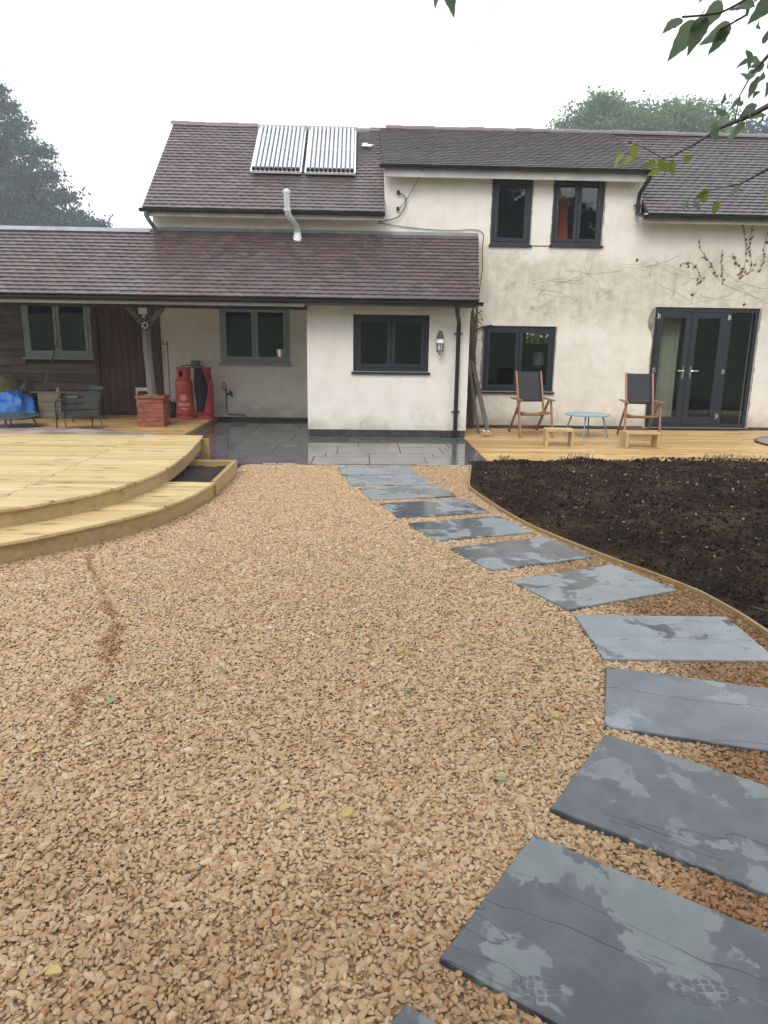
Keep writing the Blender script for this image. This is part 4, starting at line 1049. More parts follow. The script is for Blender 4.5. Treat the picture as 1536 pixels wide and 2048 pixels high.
MB().box(-3.75, -3.27, 12.36, 12.52, 1.99 + .002, 2.06).build('cap_beam', MT['beam'], pp)
pr = MB().box(-3.70, -3.285, 12.275, 12.645, .08, .555).build('pier', MT['joint'], pp)
z = .085
for cse in range(6):
    off = .1075 if cse % 2 else 0
    xs = [-3.715] + [v for v in (-3.715 + .2225 - off, -3.715 + .445 - off) if v < -3.30] + [-3.27]
    xs = sorted(set(xs))
    for x0, x1 in zip(xs[:-1], xs[1:]):
        if x1 - x0 > .03: MB().box(x0 + .005, x1 - .005, 12.262, 12.36, z, z + .066, ch=.003).build('brick', MT['brick'], pr)
    ys = [12.363, 12.363 + (.09 if cse % 2 else .15), 12.66]
    for y0, y1 in zip(ys[:-1], ys[1:]):
        for x0, x1 in ((-3.37, -3.272), (-3.713, -3.615)):
            MB().box(x0, x1, y0 + .005, y1 - .005, z, z + .066, ch=.003).build('brick', MT['brick'], pr)
    z += .0765
MB().box(-3.735, -3.25, 12.24, 12.68, .548, .585, ch=.006).build('pier_cap', MT['brick'], pp)
MB().box(-3.60, -3.40, 12.35, 12.55, .586, .60, ch=.004).build('mortar_bed', MT['joint'], pp)

# things on the porch post
t = thing('floodlight', 'small white floodlight fixed at the top of the porch post', 'light', (-3.54, 12.33, 1.97))
MB().box(-3.60, -3.47, 12.30, 12.35, 1.90, 2.04, ch=.008).build('lamp_body', MT['whitepaint'], t)
MB().lathe([(.02, 0), (.024, .012), (.018, .03), (.006, .036)], (0, 0, 0), 12).build('sensor', MT['whitepaint'], t, angle=40)
t.children[-1].matrix_parent_inverse = Matrix.Identity(4); t.children[-1].matrix_basis = Matrix.Translation((.01, .02, -.10)) @ Matrix.Rotation(R(100), 4, 'X')
t = thing('wall_clock', 'small round black and white dial on the post below the floodlight', 'dial', (-3.51, 12.34, 1.73))
cm = MB().lathe([(.001, 0), (.075, 0), (.08, .012), (.07, .02), (.066, .016), (.001, .016)], (0, 0, 0), 24).build('dial_case', MT['darkmetal'], t, angle=30)
for k in range(7):
    a_ = k * 2 * math.pi / 7; d_ = MB().prism([(.028 * math.cos(a_ - .25), .028 * math.sin(a_ - .25)), (.060 * math.cos(a_ - .2), .060 * math.sin(a_ - .2)), (.060 * math.cos(a_ + .25), .060 * math.sin(a_ + .25)), (.028 * math.cos(a_ + .2), .028 * math.sin(a_ + .2))], .0165, .0185); dd_ = d_.build('dial_mark', MT['whitepaint'], t); dd_.matrix_parent_inverse = Matrix.Identity(4)
cm.matrix_parent_inverse = Matrix.Identity(4); t.rotation_euler = (R(90), 0, 0)

# ================================================================ FIXTURES
slope = math.atan2(5.55 - 3.63, 2.52); Mroof = lambda x, s, h=.07: Matrix.Translation((x, 12.98 + math.cos(slope) * s, 3.63 + math.sin(slope) * s)) @ Matrix.Rotation(slope, 4, 'X') @ Matrix.Translation((0, 0, h))
def solar(xc, label):
    t = thing('solar_collector', label, 'solar panel', (0, 0, 0), 'evacuated tube solar collectors on the roof')
    w, L = .90, 1.80
    f = MB(); f.box(-w / 2, -w / 2 + .03, 0, L, 0, .035).box(w / 2 - .03, w / 2, 0, L, 0, .035).box(-w / 2 + .03, w / 2 - .03, 0, .035, 0, .034).box(-w / 2 + .03, w / 2 - .03, L * .5, L * .5 + .03, 0, .03)
    f.build('frame', MT['whitepaint'], t)
    MB().box(-w / 2 + .03, w / 2 - .03, .035, L - .1, .004, .012).build('reflector', MT['reflect'], t)
    f = MB(); f.box(-w / 2 - .01, w / 2 + .01, L - .13, L, .0, .13, ch=.02).build('manifold', MT['whitepaint'], t)
    for k in range(11):
        x = -w / 2 + .065 + k * (w - .13) / 10
        MB().tube([(x, .03, .07), (x, L - .12, .07)], .028, 10).build('tube', TUBE, t, angle=40)
        MB().tube([(x, .005, .07), (x, .05, .07)], .031, 10).build('tube_cap', MT['darkmetal'], t, angle=40)
    M = Mroof(xc, 1.12); t.matrix_world = M; return t
MT['reflect'] = plain('dull_aluminium', (.42, .45, .47), .5, var=.1, bump=0)
TUBE = plain('silvered_glass_tube', (.66, .69, .70), .28, metal=.15, var=.05, bump=0)
solar(-1.50, 'left one of two white framed tube solar collectors on the roof')
solar(-.55, 'right one of two tube solar collectors, beside the white roof patch')
M = Mroof(.11, 2.32, .05); tag(inst('roof_patch', MB().prism([(-.1, -.04), (.06, -.05), (.12, .02), (.02, .03), (-.02, .09), (-.1, .06)], 0, .012).mesh('roof_patch', MT['whitepaint']), M), 'small white flashing patch on the tiles beside the collectors', 'patch')
t = thing('flue_pipe', 'pale grey bent flue pipe rising from the lean-to roof', 'flue', (-1.07, 13.05, 3.2))
MB().lathe([(.085, 3.08), (.078, 3.20), (.06, 3.27), (.056, 3.33)], (-1.075, 13.08, 0), 16).build('base_collar', MT['whitepaint'], t, angle=40)
MB().tube([(-1.075, 13.08, 3.25), (-1.078, 13.07, 3.33), (-1.10, 13.01, 3.40), (-1.16, 12.87, 3.47), (-1.20, 12.80, 3.53), (-1.21, 12.78, 3.60), (-1.22, 12.78, 3.86)], .052, 14).build('pipe', MT['flue'], t, angle=40)
MB().tube([(-1.21, 12.78, 3.58), (-1.212, 12.78, 3.63)], .06, 14).tube([(-1.076, 13.075, 3.31), (-1.082, 13.06, 3.345)], .06, 14).build('joint_ring', MT['flue'], t, angle=40)
m = MB(); m.lathe([(.058, 0), (.06, .03), (.05, .06), (.02, .075)], (-1.22, 12.78, 3.85), 14)
for k in range(8): m.box(-.005, .005, .055, .066, 0., .045, Matrix.Translation((-1.22, 12.78, 3.855)) @ Matrix.Rotation(k * math.pi / 4, 4, 'Z'))
m.build('cowl', MT['flue'], t, angle=40)

t = thing('wall_lantern', 'ornate black and silver lantern fixed to the cream wall', 'lantern', (1.265, 11.84, 1.5))
lx, ly = 1.265, 11.79
MB().lathe([(.012, 1.69), (.03, 1.70), (.034, 1.66), (.05, 1.62), (.058, 1.60), (.06, 1.585)], (lx, ly, 0), 12).build('hood', MT['darkmetal'], t, angle=40)
MB().lathe([(.062, 1.505), (.058, 1.545), (.044, 1.575), (.03, 1.60), (.012, 1.61)], (lx, ly, 0), 12).build('dome', MT['whitepaint'], t, angle=40)
MB().lathe([(.048, 1.395), (.054, 1.50)], (lx, ly, 0), 8).build('glass_body', plain('lantern_glass', (.45, .47, .47), .12, bump=0), t, angle=30)
m = MB(); 
for k in range(8):
    a_ = k * math.pi / 4; m.tube([(lx + .050 * math.cos(a_), ly + .050 * math.sin(a_), 1.393), (lx + .057 * math.cos(a_), ly + .057 * math.sin(a_), 1.505)], .005, 5)
m.lathe([(.056, 1.385), (.06, 1.392), (.052, 1.40)], (lx, ly, 0), 12).lathe([(.06, 1.50), (.066, 1.506), (.06, 1.512)], (lx, ly, 0), 12)
m.build('cage', MT['darkmetal'], t, angle=40)
MB().lathe([(.003, 1.275), (.012, 1.29), (.008, 1.31), (.03, 1.345), (.05, 1.385)], (lx, ly, 0), 12).build('finial', MT['chrome'], t, angle=40)
MB().box(lx - .03, lx + .03, EY - .018, EY - .001, 1.40, 1.66, ch=.004).tube([(lx, EY - .01, 1.62), (lx, EY - .05, 1.68), (lx, ly, 1.70), (lx, ly, 1.685)], .008, 6).build('bracket', MT['darkmetal'], t)

t = thing('garden_tap', 'outdoor brass tap on black pipe with hose loop by recessed wall', 'tap', (-2.5, 14.08, .4))
MB().tube([(-2.55, 14.06, .62), (-2.55, 14.06, .15), (-2.53, 14.06, .12), (-2.22, 14.06, .11), (-2.19, 14.06, .10), (-2.19, 14.06, .02)], .013, 8).build('pipe', MT['greypl'], t, angle=40)
MB().tube([(-2.55, 14.06, .50), (-2.49, 14.05, .50), (-2.44, 14.02, .49), (-2.43, 14.01, .45)], .016, 8).box(-2.475, -2.445, 13.99, 14.03, .50, .57, ch=.004).lathe([(.03, .53), (.032, .545), (.01, .55)], (-2.46, 14.01, 0), 10).build('tap_body', MT['darkmetal'], t, angle=40)
MB().tube([(-2.585 + .028 * math.cos(a_), 14.05, .64 + .075 * math.sin(a_)) for a_ in [k * 6.283 / 12 for k in range(13)]], .009, 6).build('hose_loop', MT['greypl'], t, angle=60)
t = thing('hook_rod', 'thin rusty rod with hooked top leaning on the recessed wall', 'garden hook', (-3.6, 14.0, .2))
MB().tube([(-3.59, 13.98, .13), (-3.60, 14.0, .8), (-3.605, 14.03, 1.47)], .008, 6).tube([(-3.604, 14.03, 1.44), (-3.63, 14.02, 1.40), (-3.67, 14.02, 1.41), (-3.685, 14.02, 1.45)], .008, 6).build('rod', plain('rust', (.10, .06, .04), .8), t, angle=60)
t = thing('dark_pot', 'dark pot with dead plant stems behind the brick pier', 'plant pot', (-3.55, 13.6, .08))
MB().lathe([(.10, .08), (.135, .34), (.145, .345), (.13, .36), (.12, .34)], (-3.56, 13.75, 0), 18).build('pot', MT['plinth'], t, angle=40)
m = MB()
for k in range(26):
    a_ = rnd.uniform(0, 6.28); r_ = rnd.uniform(0, .1); m.tube([(-3.56 + r_ * math.cos(a_), 13.75 + r_ * math.sin(a_), .33), (-3.56 + 1.4 * r_ * math.cos(a_), 13.75 + 1.4 * r_ * math.sin(a_), .33 + rnd.uniform(.03, .14))], .004, 4)
m.build('stems', MT['stem'], t)

# gas bottles
def bottle(x, y, mat, label, seed):
    t = thing('gas_bottle', label, 'gas bottle', (x, y, .08), 'red gas bottles on the porch deck')
    z = .08; r = .158
    MB().lathe([(.09, z + .02), (.135, z + .05), (r, z + .10), (r + .002, z + .13), (r, z + .16), (r, z + .58), (r + .002, z + .60), (r, z + .63), (.145, z + .69), (.10, z + .725), (.05, z + .735)], (x, y, 0), 32).build('cylinder', mat, t, angle=35)
    m = MB(); N = 30; vs = []; fs = []       # carrying shroud with a hand opening
    for zz in (0, 1, 2, 3):
        for k in range(N):
            a_ = k * 2 * math.pi / N; rr = (.122, .125, .125, .128)[zz]; vs.append((x + rr * math.cos(a_), y + rr * math.sin(a_), z + (.70, .76, .86, .925)[zz]))
    hole = {int(N * .75) - 2, int(N * .75) - 1, int(N * .75)} if seed == 0 else {int(N * .75) - 3, int(N * .75) - 4}
    for j in range(3):
        for k in range(N):
            if j == 1 and k in hole: continue
            fs.append((j * N + k, j * N + (k + 1) % N, j * N + N + (k + 1) % N, j * N + N + k))
    m.add(vs, fs); o = m.build('shroud', mat, t, angle=35); md = o.modifiers.new('thick', 'SOLIDIFY'); md.thickness = .006
    MB().tube([(x + .128 * math.cos(k * 6.283 / 24), y + .128 * math.sin(k * 6.283 / 24), z + .925) for k in range(25)], .008, 6).build('shroud_rim', mat, t, angle=60)
    MB().lathe([(.018, z + .73), (.018, z + .82), (.026, z + .825), (.03, z + .86), (.012, z + .87)], (x, y, 0), 10).tube([(x, y, z + .79), (x + .05, y - .03, z + .79)], .012, 8).build('valve', MT['darkmetal'], t, angle=40)
    m = MB(); m.lathe([(.142, z), (.148, z + .004), (.145, z + .05), (.135, z + .05)], (x, y, 0), 28)
    for k in range(3): m.box(-.03, .03, -.15, -.12, z + .045, z + .075, Matrix.Translation((x, y, 0)) @ Matrix.Rotation(k * 2.1 + .3, 4, 'Z'))
    m.build('foot_ring', mat, t, angle=35)
    return t
gb1 = bottle(-3.235, 13.62, MT['red'], 'left red gas bottle with white flame roundel and lettering', 0)
gb2 = bottle(-2.86, 13.62, MT['red2'], 'right red gas bottle partly hidden by hanging black cloth', 1)
def wrap_text(txt, size, zc, ang0, x, y, r, parent, name='lettering', spacing=1.0):
    cu = bpy.data.curves.new('lettering_curve', 'FONT'); cu.body = txt; cu.size = size; cu.align_x = 'CENTER'; cu.align_y = 'CENTER'; cu.extrude = .0004; cu.space_character = spacing; cu.offset = .0012
    ob = bpy.data.objects.new('lettering_curve', cu); COL.objects.link(ob)
    dg = bpy.context.evaluated_depsgraph_get(); me = bpy.data.meshes.new_from_object(ob.evaluated_get(dg)); bpy.data.objects.remove(ob)
    for v in me.vertices:
        a_ = ang0 + v.co.x / r; rr = r + .0018 + v.co.z; z = zc + v.co.y; v.co = (x + rr * math.cos(a_), y + rr * math.sin(a_), z)
    me.materials.clear(); me.materials.append(MT['whitepaint']); return link(name, me, parent)
A0 = -math.pi / 2 + .08
wrap_text('CALOR', .062, .345, A0 + .0, -3.235, 13.62, .158, gb1, spacing=1.15)
m = MB()   # second line, too small to read: short white strokes
for k in range(11):
    a_ = A0 - .28 + k * .062; h_ = rnd.uniform(.006, .011); m.box(-.0030, .0030, -.0022, 0., -h_, h_, Matrix.Translation((-3.235 + .158 * math.cos(a_), 13.62 + .158 * math.sin(a_), .275 - .0012 * k)) @ Matrix.Rotation(a_ + math.pi / 2, 4, 'Z'))
m.build('small_print', MT['whitepaint'], gb1)
def ring_on(r0, r1, zc, name):
    m = MB(); N = 28; vs = []
    for rr in (r0, r1):
        for k in range(N):
            u, w = rr * math.cos(k * 6.283 / N), rr * math.sin(k * 6.283 / N); a_ = A0 + u / .158; q = .1605; vs.append((-3.235 + q * math.cos(a_), 13.62 + q * math.sin(a_), zc + w))
    m.add(vs, [(k, (k + 1) % N, N + (k + 1) % N, N + k) for k in range(N)]); return m.build(name, MT['whitepaint'], gb1)
ring_on(.040, .050, .47, 'roundel'); ring_on(.024, .031, .47, 'roundel')
m = MB(); vs = []
for (u, w) in ((0, -.016), (.010, -.008), (.007, .006), (0, .02), (-.007, .006), (-.010, -.008)):
    a_ = A0 + u / .158; vs.append((-3.235 + .1606 * math.cos(a_), 13.62 + .1606 * math.sin(a_), .47 + w))
m.add(vs, [(0, 1, 2, 3, 4, 5)]); m.build('flame_mark', MT['whitepaint'], gb1)
t = thing('gas_regulator', 'grey green gas changeover box on the wall with two hoses', 'regulator', (-3.1, 14.05, 1.05))
MB().lathe([(.075, 0), (.085, .08), (.082, .13), (.05, .14)], (-3.10, 14.02, .98), 14).build('housing', MT['green_box'], t, angle=40)
MB().box(-3.10, -3.02, 14.03, 14.09, .80, 1.0, ch=.01).build('back_plate', MT['green_box'], t)
MB().tube([(-3.17, 14.0, 1.02), (-3.24, 13.95, 1.04), (-3.32, 13.85, 1.01), (-3.34, 13.75, .94), (-3.26, 13.64, .87)], .010, 7).tube([(-3.03, 14.0, 1.02), (-2.96, 13.95, 1.02), (-2.88, 13.85, .98), (-2.86, 13.74, .93), (-2.87, 13.64, .87)], .010, 7).tube([(-2.9, 13.60, .87), (-2.84, 13.52, .92), (-2.76, 13.49, .88), (-2.70, 13.48, .83)], .009, 6).build('hose', MT['rubber'], t, angle=60)
# black cloth on the second bottle
def cloth_hang():
    m = MB(); nx, nz = 14, 22; vs = []
    for j in range(nz + 1):
        tt = j / nz; z = 1.0 - .78 * tt
        wl = -.15 - .02 * math.sin(tt * 5); wr = (-.02 + .10 * math.sin(min(1, tt * 1.6) * 2.2) - .07 * max(0, tt - .6) * 2)
        for i in range(nx + 1):
            u = i / nx; x = -2.86 + wl + (wr - wl) * u; dx = x + 2.86
            y = 13.62 - math.sqrt(max(.0, .172 ** 2 - min(abs(dx), .168) ** 2)) - .012 - .012 * math.sin(u * 9 + tt * 3) * (1 + tt) - .01 * mnoise.noise(Vector((u * 4, tt * 4, 1)))
            if z > .80: y += .04 * (z - .80) / .2
            vs.append((x, y, z))
    m.add(vs, [(j * (nx + 1) + i, j * (nx + 1) + i + 1, (j + 1) * (nx + 1) + i + 1, (j + 1) * (nx + 1) + i) for j in range(nz) for i in range(nx)])
    o = m.build('black_cloth', MT['cloth'], smooth=True); md = o.modifiers.new('thick', 'SOLIDIFY'); md.thickness = .012
    tag(o, 'black cloth draped down the front of the right gas bottle', 'cloth')
cloth_hang()

# ================================================================ FURNITURE ON THE HOUSE DECK
def bar(m, p, q, w, d, ch=.003):
    p, q = Vector(p), Vector(q); dv = q - p; L = dv.length; z = dv.normalized(); x = Vector((1, 0, 0)); y = z.cross(x).normalized(); x = y.cross(z)
    M = Matrix(((x.x, y.x, z.x, p.x), (x.y, y.y, z.y, p.y), (x.z, y.z, z.z, p.z), (0, 0, 0, 1)))
    return m.box(-w / 2, w / 2, -d / 2, d / 2, 0, L, M, ch=ch)
def teak_chair(label):
    t = thing('folding_chair', label, 'chair', (0, 0, 0), 'teak folding recliners on the house deck')
    for s in (-1, 1):
        m = MB(); bar(m, (s * .275, -.17, .60), (s * .275, -.36, 0), .028, .045); m.build('front_leg', MT['teak'], t)
        m = MB(); bar(m, (s * .245, -.14, .60), (s * .245, .46, 0), .028, .05); m.build('rear_leg', MT['teak'], t)
        m = MB(); m.box(s * .275 - .03, s * .275 + .03, -.30, .26, .60, .625, ch=.006); m.build('armrest', MT['teak'], t)
        m = MB(); bar(m, (s * .215, -.02, .34), (s * .215, .30, 1.06), .030, .042); m.build('back_rail', MT['teak'], t)
        m = MB(); bar(m, (s * .215, -.30, .405), (s * .215, .16, .36), .028, .045); m.build('seat_rail', MT['teak'], t)
    m = MB(); m.box(-.20, .20, -.305, -.27, .375, .405, ch=.004).box(-.23, .23, .36, .39, .085, .13, ch=.004).box(-.20, .20, -.03, 0., .335, .37, ch=.004).box(-.26, .26, -.335, -.31, .085, .12, ch=.003); m.build('crossbar', MT['teak'], t)
    def sheet(p0, p1, hw, sag, name):
        mm = MB(); nx, ny = 6, 10; vs = []
        for j in range(ny + 1):
            v = j / ny
            for i in range(nx + 1):
                u = i / nx * 2 - 1; s_ = sag * (1 - v * v * .2) * (1 - u * u) * math.sin(math.pi * (.15 + .7 * v)); P = Vector(p0).lerp(Vector(p1), v); n_ = Vector((0, (p1[2] - p0[2]), -(p1[1] - p0[1]))).normalized()
                q_ = P + n_ * s_; vs.append((u * hw, q_.y, q_.z))
        mm.add(vs, [(j * (nx + 1) + i, j * (nx + 1) + i + 1, (j + 1) * (nx + 1) + i + 1, (j + 1) * (nx + 1) + i) for j in range(ny) for i in range(nx)])
        o = mm.build(name, MT['textile'], t, smooth=True); md = o.modifiers.new('thick', 'SOLIDIFY'); md.thickness = .004
    sheet((0, .075, .565), (0, .296, 1.055), .205, .02, 'back_sling'); sheet((0, -.295, .412), (0, .14, .375), .205, .03, 'seat_sling')
    return t
c1 = teak_chair('teak folding chair with black sling in front of the lower window')
c2 = dup(c1); c2['label'] = 'teak folding chair with black sling beside the glass door'
c1.location = (2.90, 12.25, 0); c1.rotation_euler = (0, 0, R(4)); c2.location = (4.66, 12.0, 0); c2.rotation_euler = (0, 0, R(-9))
t = thing('round_table', 'small round pale blue metal table between the teak chairs', 'table', (3.83, 12.15, 0))
MB().lathe([(.36, .362), (.372, .366), (.374, .378), (.366, .384), (.001, .384)], (3.83, 12.15, 0), 40).build('tabletop', MT['table_blue'], t, angle=40)
for k in range(4):
    a_ = R(-23 + 90 * k); MB().tube([(3.83 + .25 * math.cos(a_), 12.15 + .25 * math.sin(a_), .362), (3.83 + .36 * math.cos(a_), 12.15 + .36 * math.sin(a_), 0)], [.014, .010], 8).build('leg', MT['table_leg'], t, angle=40)
def stool(w, d, h, label):
    t = thing('timber_stool', label, 'stool', (0, 0, 0), 'small softwood stools on the house deck')
    MB().box(-w / 2, w / 2, -d / 2, d / 2 - .153 + .002, h - .035, h, ch=.004).build('top_board', MT['stool_wood'], t); MB().box(-w / 2, w / 2, -d / 2 + d - .148 - .0, d / 2, h - .035, h, ch=.004).build('top_board', MT['stool_wood'], t)
    for s in (-1, 1):
        for q in (-1, 1):
            y0 = -d / 2 + .004 if q < 0 else .004
            MB().box(s * (w / 2 - .022) - .02, s * (w / 2 - .022) + .02, y0, y0 + d / 2 - .012, 0, h - .036, ch=.003).build('leg', MT['stool_wood'], t)
    return t
s1 = stool(.43, .28, .26, 'low softwood stool on the deck in front of the blue table'); s1.location = (3.06, 11.05, 0); s1.rotation_euler = (0, 0, R(-5))
s2 = stool(.52, .28, .24, 'low softwood stool standing before the right hand teak chair'); s2.location = (4.31, 10.98, 0); s2.rotation_euler = (0, 0, R(-2))
# round opening ringed in pavers at the deck edge
t = thing('round_pit', 'round dark pit ringed with grey pavers set in the deck at the right edge', 'planting pit', (7.43, 11.35, 0))
MB().lathe([(.72, .0006), (.72, .003)], (7.43, 11.35, 0), 40).build('hole', MT['pit_fill'], t)  # flat near-black disc stands in for the pit's inside
MB().lathe([(.965, -.01), (.99, .018), (.965, .026), (.945, .016)], (7.43, 11.35, 0), 56).build('rim', MT['black'], t, angle=40)
for k in range(46):
    M = Matrix.Translation((7.43, 11.35, 0)) @ Matrix.Rotation(k * 2 * math.pi / 46, 4, 'Z')
    MB().prism([(.725, -.044), (.94, -.059), (.94, .059), (.725, .044)], .0, .02, .005, 0, M).build('paver', MT['wellbrick'], t)
# leaning timbers, bowl
for i, (p, q, w, d, lb) in enumerate((((2.19, 12.25, .005), (1.99, 13.16, 1.22), .07, .05, 'thicker grey timber post leaning in the corner by the downpipe'), ((2.05, 12.45, .005), (1.93, 13.2, 1.30), .045, .04, 'thinner grey timber batten leaning behind the thicker post'))):
    m = MB(); bar(m, p, q, w, d, .004); tag(m.build('leaning_timber', MT['plank_grey']), lb, 'timber', 'timbers leaning in the corner')
tag(MB().lathe([(.06, .0), (.095, .012), (.11, .06), (.112, .085), (.104, .086), (.098, .05), (.05, .03)], (2.13, 12.1, 0.001), 22).build('metal_bowl', MT['chrome'], angle=40), 'small silver metal bowl at the foot of the leaning timbers', 'bowl')

# ================================================================ PORCH CLUTTER
def metal_chair(label, sc):
    t = thing('slatted_chair', label, 'chair', (0, 0, 0), 'dark metal slatted lounge chairs on the porch')
    b0, b1 = Vector((0, .22, .26)), Vector((0, .42, .70))
    for k in range(4):
        u0, u1 = k / 4 + .03, (k + 1) / 4 - .045; P0, P1 = b0.lerp(b1, u0), b0.lerp(b1, u1); n_ = Vector((0, (b1 - b0).z, -(b1 - b0).y)).normalized() * .006
        m = MB(); hw = .27; r_ = .05 if k == 3 else 0
        A = [(-hw, P0), (hw, P0), (hw, P1), (hw - r_, P1), (-hw + r_, P1), (-hw, P1)]
        if k == 3: A = [(-hw, P0), (hw, P0), (hw, P0.lerp(P1, .6)), (hw - .04, P1), (-hw + .04, P1), (-hw, P0.lerp(P1, .6))]
        vs = [(x, (p + s * n_).y, (p + s * n_).z) for s in (1, -1) for x, p in A]; m.add(vs, [tuple(range(6)), tuple(range(6, 12))[::-1]] + [(i, 6 + i, 6 + (i + 1) % 6, (i + 1) % 6) for i in range(6)]); m.build('back_slat', MT['slatmetal'], t)
    for k in range(5): MB().box(-.27, .27, -.30 + k * .105, -.30 + k * .105 + .09, .25 - .006 * k + .02, .262 - .006 * k + .02, ch=.003).build('seat_slat', MT['slatmetal'], t)
    for s in (-1, 1):
        MB().tube([(s * .30, .36, .56), (s * .30, -.18, .50), (s * .30, -.27, .48), (s * .30, -.31, .42), (s * .30, -.34, 0)], .013, 8).build('arm_leg', MT['darkmetal'], t, angle=50)
        MB().tube([(s * .285, .44, .71), (s * .285, .22, .25), (s * .285, -.30, .27)], .012, 8).build('side_rail', MT['darkmetal'], t, angle=50)
        MB().tube([(s * .285, .20, .27), (s * .30, .38, 0)], .012, 8).build('rear_leg', MT['darkmetal'], t, angle=50)
    t.scale = (sc,) * 3; return t
k1 = metal_chair('dark slatted metal chair with its back turned, nearest the raised deck', .80); k2 = dup(k1); k2['label'] = 'dark slatted metal chair facing out, close to the plank door'
k1.location = (-4.50, 11.80, .08); k1.rotation_euler = (0, 0, R(-146)); k1.scale = (.92,) * 3
k2.location = (-4.98, 13.15, .08); k2.rotation_euler = (0, 0, R(-40)); k2.scale = (.86,) * 3
tag(MB().prism([(-.12, -.09), (.12, -.09), (.12, .09), (-.12, .09)], 0, .018, .006, 0, Matrix.Translation((-5.02, 13.02, .50)) @ Matrix.Rotation(R(10), 4, 'Z')).build('white_tray', MT['whitepaint']), 'white tray resting on the arms of the far metal chair', 'tray')
t = thing('low_table', 'low round dark metal table at the left of the porch', 'table', (-5.72, 12.0, .08))
MB().lathe([(.46, .250), (.475, .255), (.475, .272), (.462, .278), (.001, .276)], (-5.72, 12.0, 0), 36).build('tabletop', MT['slatmetal'], t, angle=40)
for k in range(4):
    a_ = R(20 + 90 * k); MB().tube([(-5.72 + .30 * math.cos(a_), 12 + .30 * math.sin(a_), .255), (-5.72 + .36 * math.cos(a_), 12 + .36 * math.sin(a_), .24), (-5.72 + .43 * math.cos(a_), 12 + .43 * math.sin(a_), .08)], .012, 8).build('leg', MT['darkmetal'], t, angle=50)
t = thing('wooden_box', 'pale wooden planter box against the weatherboarded wall', 'box', (-5.55, 13.55, .08))
for k in range(3): MB().box(-5.82, -5.42, 13.40, 13.418, .085 + k * .148, .229 + k * .148, ch=.003).build('board', MT['boxwood'], t)
for k in range(3): MB().box(-5.419, -5.40, 13.42, 13.80, .085 + k * .148, .229 + k * .148, ch=.003).build('board', MT['crate_side'], t)
MB().box(-5.82, -5.80, 13.42, 13.80, .085, .525).box(-5.80, -5.42, 13.78, 13.80, .085, .525).box(-5.80, -5.42, 13.42, 13.78, .40, .44).build('back_boards', MT['crate_side'], t)
t = thing('lid_board', 'pale board with a peg laid across the wooden box', 'board', (-5.5, 13.55, .53))
MB().box(-5.98, -5.18, 13.44, 13.72, .530, .548, ch=.003).build('board', MT['boxwood'], t); MB().box(-5.52, -5.47, 13.5, 13.54, .549, .62, ch=.005).build('peg', MT['stool_wood'], t)
t = thing('broom', 'broom with long grey handle leaning on the boarded wall', 'broom', (-5.7, 13.8, .1))
MB().tube([(-5.79, 13.62, .60), (-5.60, 14.03, 1.50)], .013, 8).build('handle', MT['grey_wood'], t); MB().box(-5.93, -5.67, 13.59, 13.64, .553, .61, ch=.01).build('brush_head', MT['plank_grey'], t)
def lump(name, c, r, mat, seed, amp, freq, label, cat, ridged=True):
    bm = bmesh.new(); bmesh.ops.create_icosphere(bm, subdivisions=4, radius=1.); off = Vector((seed, seed * 1.7, 0))
    for v in bm.verts:
        n_ = mnoise.noise(v.co * freq + off); n2 = mnoise.noise(v.co * freq * 2.3 + off)
        d = (1 - abs(n_) * 2) * amp + n2 * amp * .4 if ridged else n_ * amp
        v.co *= 1 + d; v.co.x *= r[0]; v.co.y *= r[1]; v.co.z *= r[2]; v.co += Vector(c); v.co.z = max(v.co.z, .082)
    me = bpy.data.meshes.new(name); bm.to_mesh(me); bm.free(); me.materials.append(mat); me.shade_smooth(); me.set_sharp_from_angle(angle=R(28))
    return tag(link(name, me), label, cat)
lump('tarpaulin', (-6.22, 13.3, .25), (.34, .26, .27), MT['tarp'], 3.3, .28, 1.5, 'crumpled bright blue tarpaulin heaped on the porch', 'tarpaulin')
lump('sack', (-6.55, 13.82, .45), (.25, .16, .36), MT['yellowish'], 9.1, .16, 1.2, 'olive brown sack standing behind the blue tarpaulin', 'sack')
t = thing('tipped_pot', 'grey plant pot tipped on its side above the tarpaulin', 'plant pot', (0, 0, 0))
MB().lathe([(.06, 0), (.09, .18), (.1, .185), (.095, .2), (.085, .19)], (0, 0, 0), 18).build('pot', MT['terracotta'], t, angle=40); MB().lathe([(.105, .15), (.11, .16), (.105, .2)], (0, 0, 0), 18).build('rim', MT['terracotta'], t, angle=40)
t.location = (-6.22, 13.72, .56); t.rotation_euler = (R(20), R(65), 0)
MB().box(-6.5, -5.98, 13.6, 13.9, .082, .48, ch=.01); tag(MB().box(-6.4, -6.0, 13.58, 13.9, .082, .50, ch=.01).build('storage_crate', MT['crate_side']), 'brown wooden crate behind the blue tarpaulin', 'crate')
